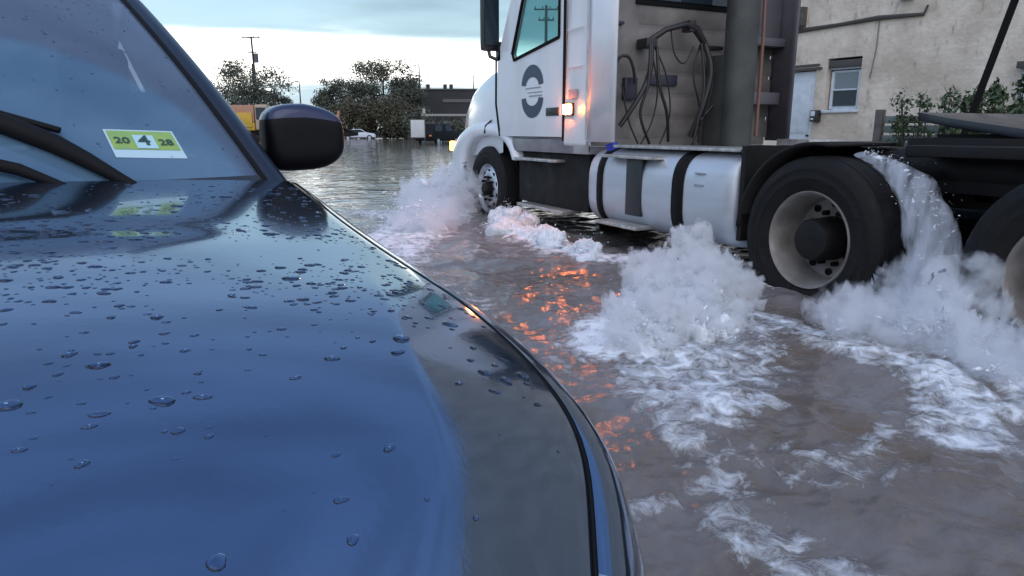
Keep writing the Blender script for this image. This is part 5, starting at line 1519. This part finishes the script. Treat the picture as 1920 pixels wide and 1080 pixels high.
def droplets(name, blobs, n, size, seed, label, M_, reach=.22, up=1.0, jets=60, drift=(-.5, -.2)):
    """fans of stretched droplets thrown off the blobs along short ballistic arcs"""
    r_ = np.random.default_rng(seed); bl = np.array(blobs, float)
    ji = r_.integers(0, len(bl), jets)
    jd = r_.normal(size=(jets, 3)); jd[:, 2] = np.abs(jd[:, 2]) * up + .3; jd[:, 0] += drift[0]; jd[:, 1] += drift[1]
    jd /= np.linalg.norm(jd, axis=1)[:, None]
    k = r_.integers(0, jets, n); b = bl[ji[k]]
    d = jd[k] + r_.normal(size=(n, 3)) * .30; d /= np.linalg.norm(d, axis=1)[:, None]
    t = r_.exponential(.45, n) * reach * r_.uniform(.5, 1.5, jets)[k]
    c = b[:, :3] + jd[k] * b[:, 3:6] * .85 + d * t[:, None]
    c[:, 2] -= t * t * 1.2
    vel = d.copy(); vel[:, 2] -= 2.4 * t; vel /= np.linalg.norm(vel, axis=1)[:, None]
    ok = c[:, 2] > WATER_Z; c = c[ok]; vel = vel[ok]; t = t[ok]; n = len(c)
    s_ = size * (.30 + r_.exponential(.45, n) + (r_.random(n) < .04) * r_.exponential(1.5, n)) * np.clip(1.3 - t / reach * .4, .4, 1.3); ln = s_ * r_.uniform(1.2, 3.6, n)
    e1 = np.cross(vel, r_.normal(size=(n, 3))); e1 /= np.linalg.norm(e1, axis=1)[:, None]; e2 = np.cross(vel, e1)
    P = np.stack([e1 * s_[:, None], -e1 * s_[:, None], e2 * s_[:, None], -e2 * s_[:, None], vel * ln[:, None], -vel * ln[:, None]], 1) + c[:, None]
    F = [(0, 2, 4), (2, 1, 4), (1, 3, 4), (3, 0, 4), (2, 0, 5), (1, 2, 5), (3, 1, 5), (0, 3, 5)]
    f = (np.array(F)[None] + (np.arange(n) * 6)[:, None, None]).reshape(-1, 3)
    me = bpy.data.meshes.new(name)
    me.vertices.add(n * 6); me.vertices.foreach_set('co', P.reshape(-1))
    me.loops.add(len(f) * 3); me.loops.foreach_set('vertex_index', f.ravel())
    me.polygons.add(len(f)); me.polygons.foreach_set('loop_start', np.arange(len(f)) * 3); me.polygons.foreach_set('loop_total', np.full(len(f), 3))
    me.polygons.foreach_set('use_smooth', [True] * len(f))
    me.update(calc_edges=True); me.materials.append(M_)
    o = bpy.data.objects.new(name, me); COL.objects.link(o); tag(o, label, 'spray', kind='stuff')
M_drop = mat('water droplet', (.80, .84, .90), .25, spec=.8)
rb = np.random.default_rng(77)
def scatter(pts, n, jit, r0, r1, flat=.8):
    """blobs along a 3-D polyline of (x,y,z,scale)"""
    o_ = []
    P = np.array(pts, float)
    for i in range(n):
        t = rb.uniform(0, len(P) - 1); k = min(int(t), len(P) - 2); f = t - k
        q = P[k] * (1 - f) + P[k + 1] * f
        r = rb.uniform(r0, r1) * q[3]
        c = q[:3] + rb.normal(size=3) * jit * q[3] * np.array([1, 1, .6])
        o_.append((c[0], c[1], max(c[2], WATER_Z), r, r, r * flat))
    return o_
# A: big plume in front of the drive wheel
A = scatter([(3.15, 3.66, .22, .8), (2.98, 3.48, .20, 1.0), (2.6, 3.1, .17, .95), (2.25, 2.75, .12, .8), (1.95, 2.55, .10, .6)], 60, .12, .07, .15) + [(3.12, 3.58, .27, .12, .12, .15), (3.0, 3.50, .24, .14, .13, .14)]
lumps('wheel_splash', [(x, y, z * .85, a * .8, b * .8, c * .75) for x, y, z, a, b, c in A], M_foam, .014, .06, 5.5, 1, spike=.06, label='big white plume of water piling up in front of the rear drive wheel')
droplets('splash_droplets', A, 15000, .0024, 2, 'droplets flying off the big plume in front of the rear drive wheel', M_drop, .16, 1.0, 160)
lumps('splash_mist', [(x, y, z + .02, a * 1.3, b * 1.3, c * 1.25) for x, y, z, a, b, c in A], M_mist, .020, .13, 6, 9, spike=.07, label='soft spray hanging over the big plume in front of the rear drive wheel')
# B: bow wave of the front wheel
B = scatter([(3.25, 8.5, .50, .7), (3.15, 8.4, .32, 1.0), (3.0, 8.1, .25, 1.1), (2.7, 7.4, .20, .9), (2.3, 6.6, .15, .7)], 34, .14, .12, .24)
lumps('wheel_splash', [(x, y, z * .7, a * .75, b * .75, c * .7) for x, y, z, a, b, c in B], M_foam, .026, .11, 4.5, 3, 'white bow wave thrown up by the front wheel of the truck')
lumps('splash_mist', [(x, y, z * .9, a * 1.3, b * 1.3, c * 1.15) for x, y, z, a, b, c in B], M_mist2, .03, .18, 4, 5, spike=.10, label='thin veil of spray around the front wheel of the truck')
droplets('splash_droplets', B, 5000, .0036, 6, 'droplets around the front wheel of the truck', M_drop, .34, .7, 90, (-.8, .2))
# C: low crest behind the front wheel, under the steps
C = scatter([(3.35, 7.2, .22, 1.1), (3.2, 6.6, .20, 1.0), (3.1, 5.9, .17, .8), (3.05, 5.1, .15, .7), (3.0, 4.6, .15, .5)], 40, .10, .09, .17, .7)
lumps('wheel_splash', C, M_foam, .022, .10, 5, 4, 'low white crest of water under the cab steps')
droplets('splash_droplets', C, 5000, .0026, 7, 'droplets over the low white crest under the cab steps', M_drop, .16, .7, 90)
# D: sheet of water carried round the back of the drive tyre and falling behind it
M_veil = cloud_mat('streaked falling water', 15.0, sc=9, col=(.93, .95, 1.0))
for l_ in list(M_veil.node_tree.links):
    if l_.to_node.type == 'TEX_NOISE' and l_.to_socket.name == 'Vector':
        src_ = l_.from_socket; dst_ = l_.to_socket
        mpv = M_veil.node_tree.nodes.new('ShaderNodeMapping'); mpv.inputs['Scale'].default_value = (1.6, 2.2, .30); mpv.inputs['Rotation'].default_value = (R(-14), 0, 0)
        M_veil.node_tree.links.new(src_, mpv.inputs[0]); M_veil.node_tree.links.new(mpv.outputs[0], dst_)
def veil():
    path = [(3.62, 2.80, 1.060, .05, .012), (3.61, 2.66, 1.030, .09, .022), (3.60, 2.53, .965, .12, .035), (3.59, 2.42, .87, .14, .052), (3.57, 2.33, .75, .15, .070),
            (3.55, 2.27, .62, .16, .085), (3.53, 2.23, .48, .17, .100), (3.50, 2.20, .35, .19, .120), (3.46, 2.18, .24, .22, .15), (3.44, 2.17, .14, .26, .19)]
    P = np.array(path); t_ = np.linspace(0, len(P) - 1, 90)
    Q = np.stack([np.interp(t_, np.arange(len(P)), P[:, i]) for i in range(5)], 1)
    tg = np.gradient(Q[:, 1:3], axis=0); tg /= np.linalg.norm(tg, axis=1)[:, None]
    m = MB(); rows = []
    for i, q in enumerate(Q):
        row = []
        for k in range(40):
            a = 2 * math.pi * k / 40
            f = 1 + .30 * float(fbm(np.array(math.cos(a) * 1.5), np.array(math.sin(a) * 1.5), np.array(i * .06), o=3)) * 2
            ca, sa = math.cos(a), math.sin(a)
            off = sa * q[4] * f * (1.6 if sa > 0 else 1)
            # in-plane normal points away from the wheel
            row.append((q[0] + ca * q[3] * f, q[1] + tg[i][1] * off, q[2] - tg[i][0] * off))
        rows.append(row)
    m.grid(rows, closed=True); m.add(rows[0], [tuple(range(40))]); m.add(rows[-1], [tuple(range(40))])
    o = m.build('water_sheet', M_veil, ang=180); tag(o, 'sheet of water flung round the back of the first rear drive wheel', 'splash', kind='stuff')
    return Q
Q = veil()
Dq = [(q[0], q[1], q[2], q[3] * .7, q[4], .04) for q in Q[::3]]
droplets('splash_droplets', Dq, 3200, .0013, 8, 'droplets streaming off the sheet of water behind the drive tyre', M_drop, .07, .2, 160, (-.2, -.9))
D2 = scatter([(3.40, 2.25, .16, 1.0), (3.25, 2.1, .16, 1.2), (3.05, 1.95, .13, 1.1), (3.2, 1.6, .16, 1.2), (3.25, 1.2, .16, 1.1)], 60, .15, .06, .11, .6)
lumps('wheel_splash', [(x, y, z * .9, a * .7, b * .7, c * .6) for x, y, z, a, b, c in D2 if x > 3.22], M_foam, .016, .05, 6, 7, spike=.05, label='white water boiling up between the two rear drive wheels')
lumps('splash_mist', [(x, y, z + .03, a * 1.5, b * 1.5, c * 1.6) for x, y, z, a, b, c in D2], M_mist2, .022, .10, 5, 8, spike=.07, label='low spray hanging in front of the rearmost wheel')
droplets('splash_droplets', D2, 12000, .0024, 18, 'droplets over the white water between the rear drive wheels', M_drop, .14, .8, 120)
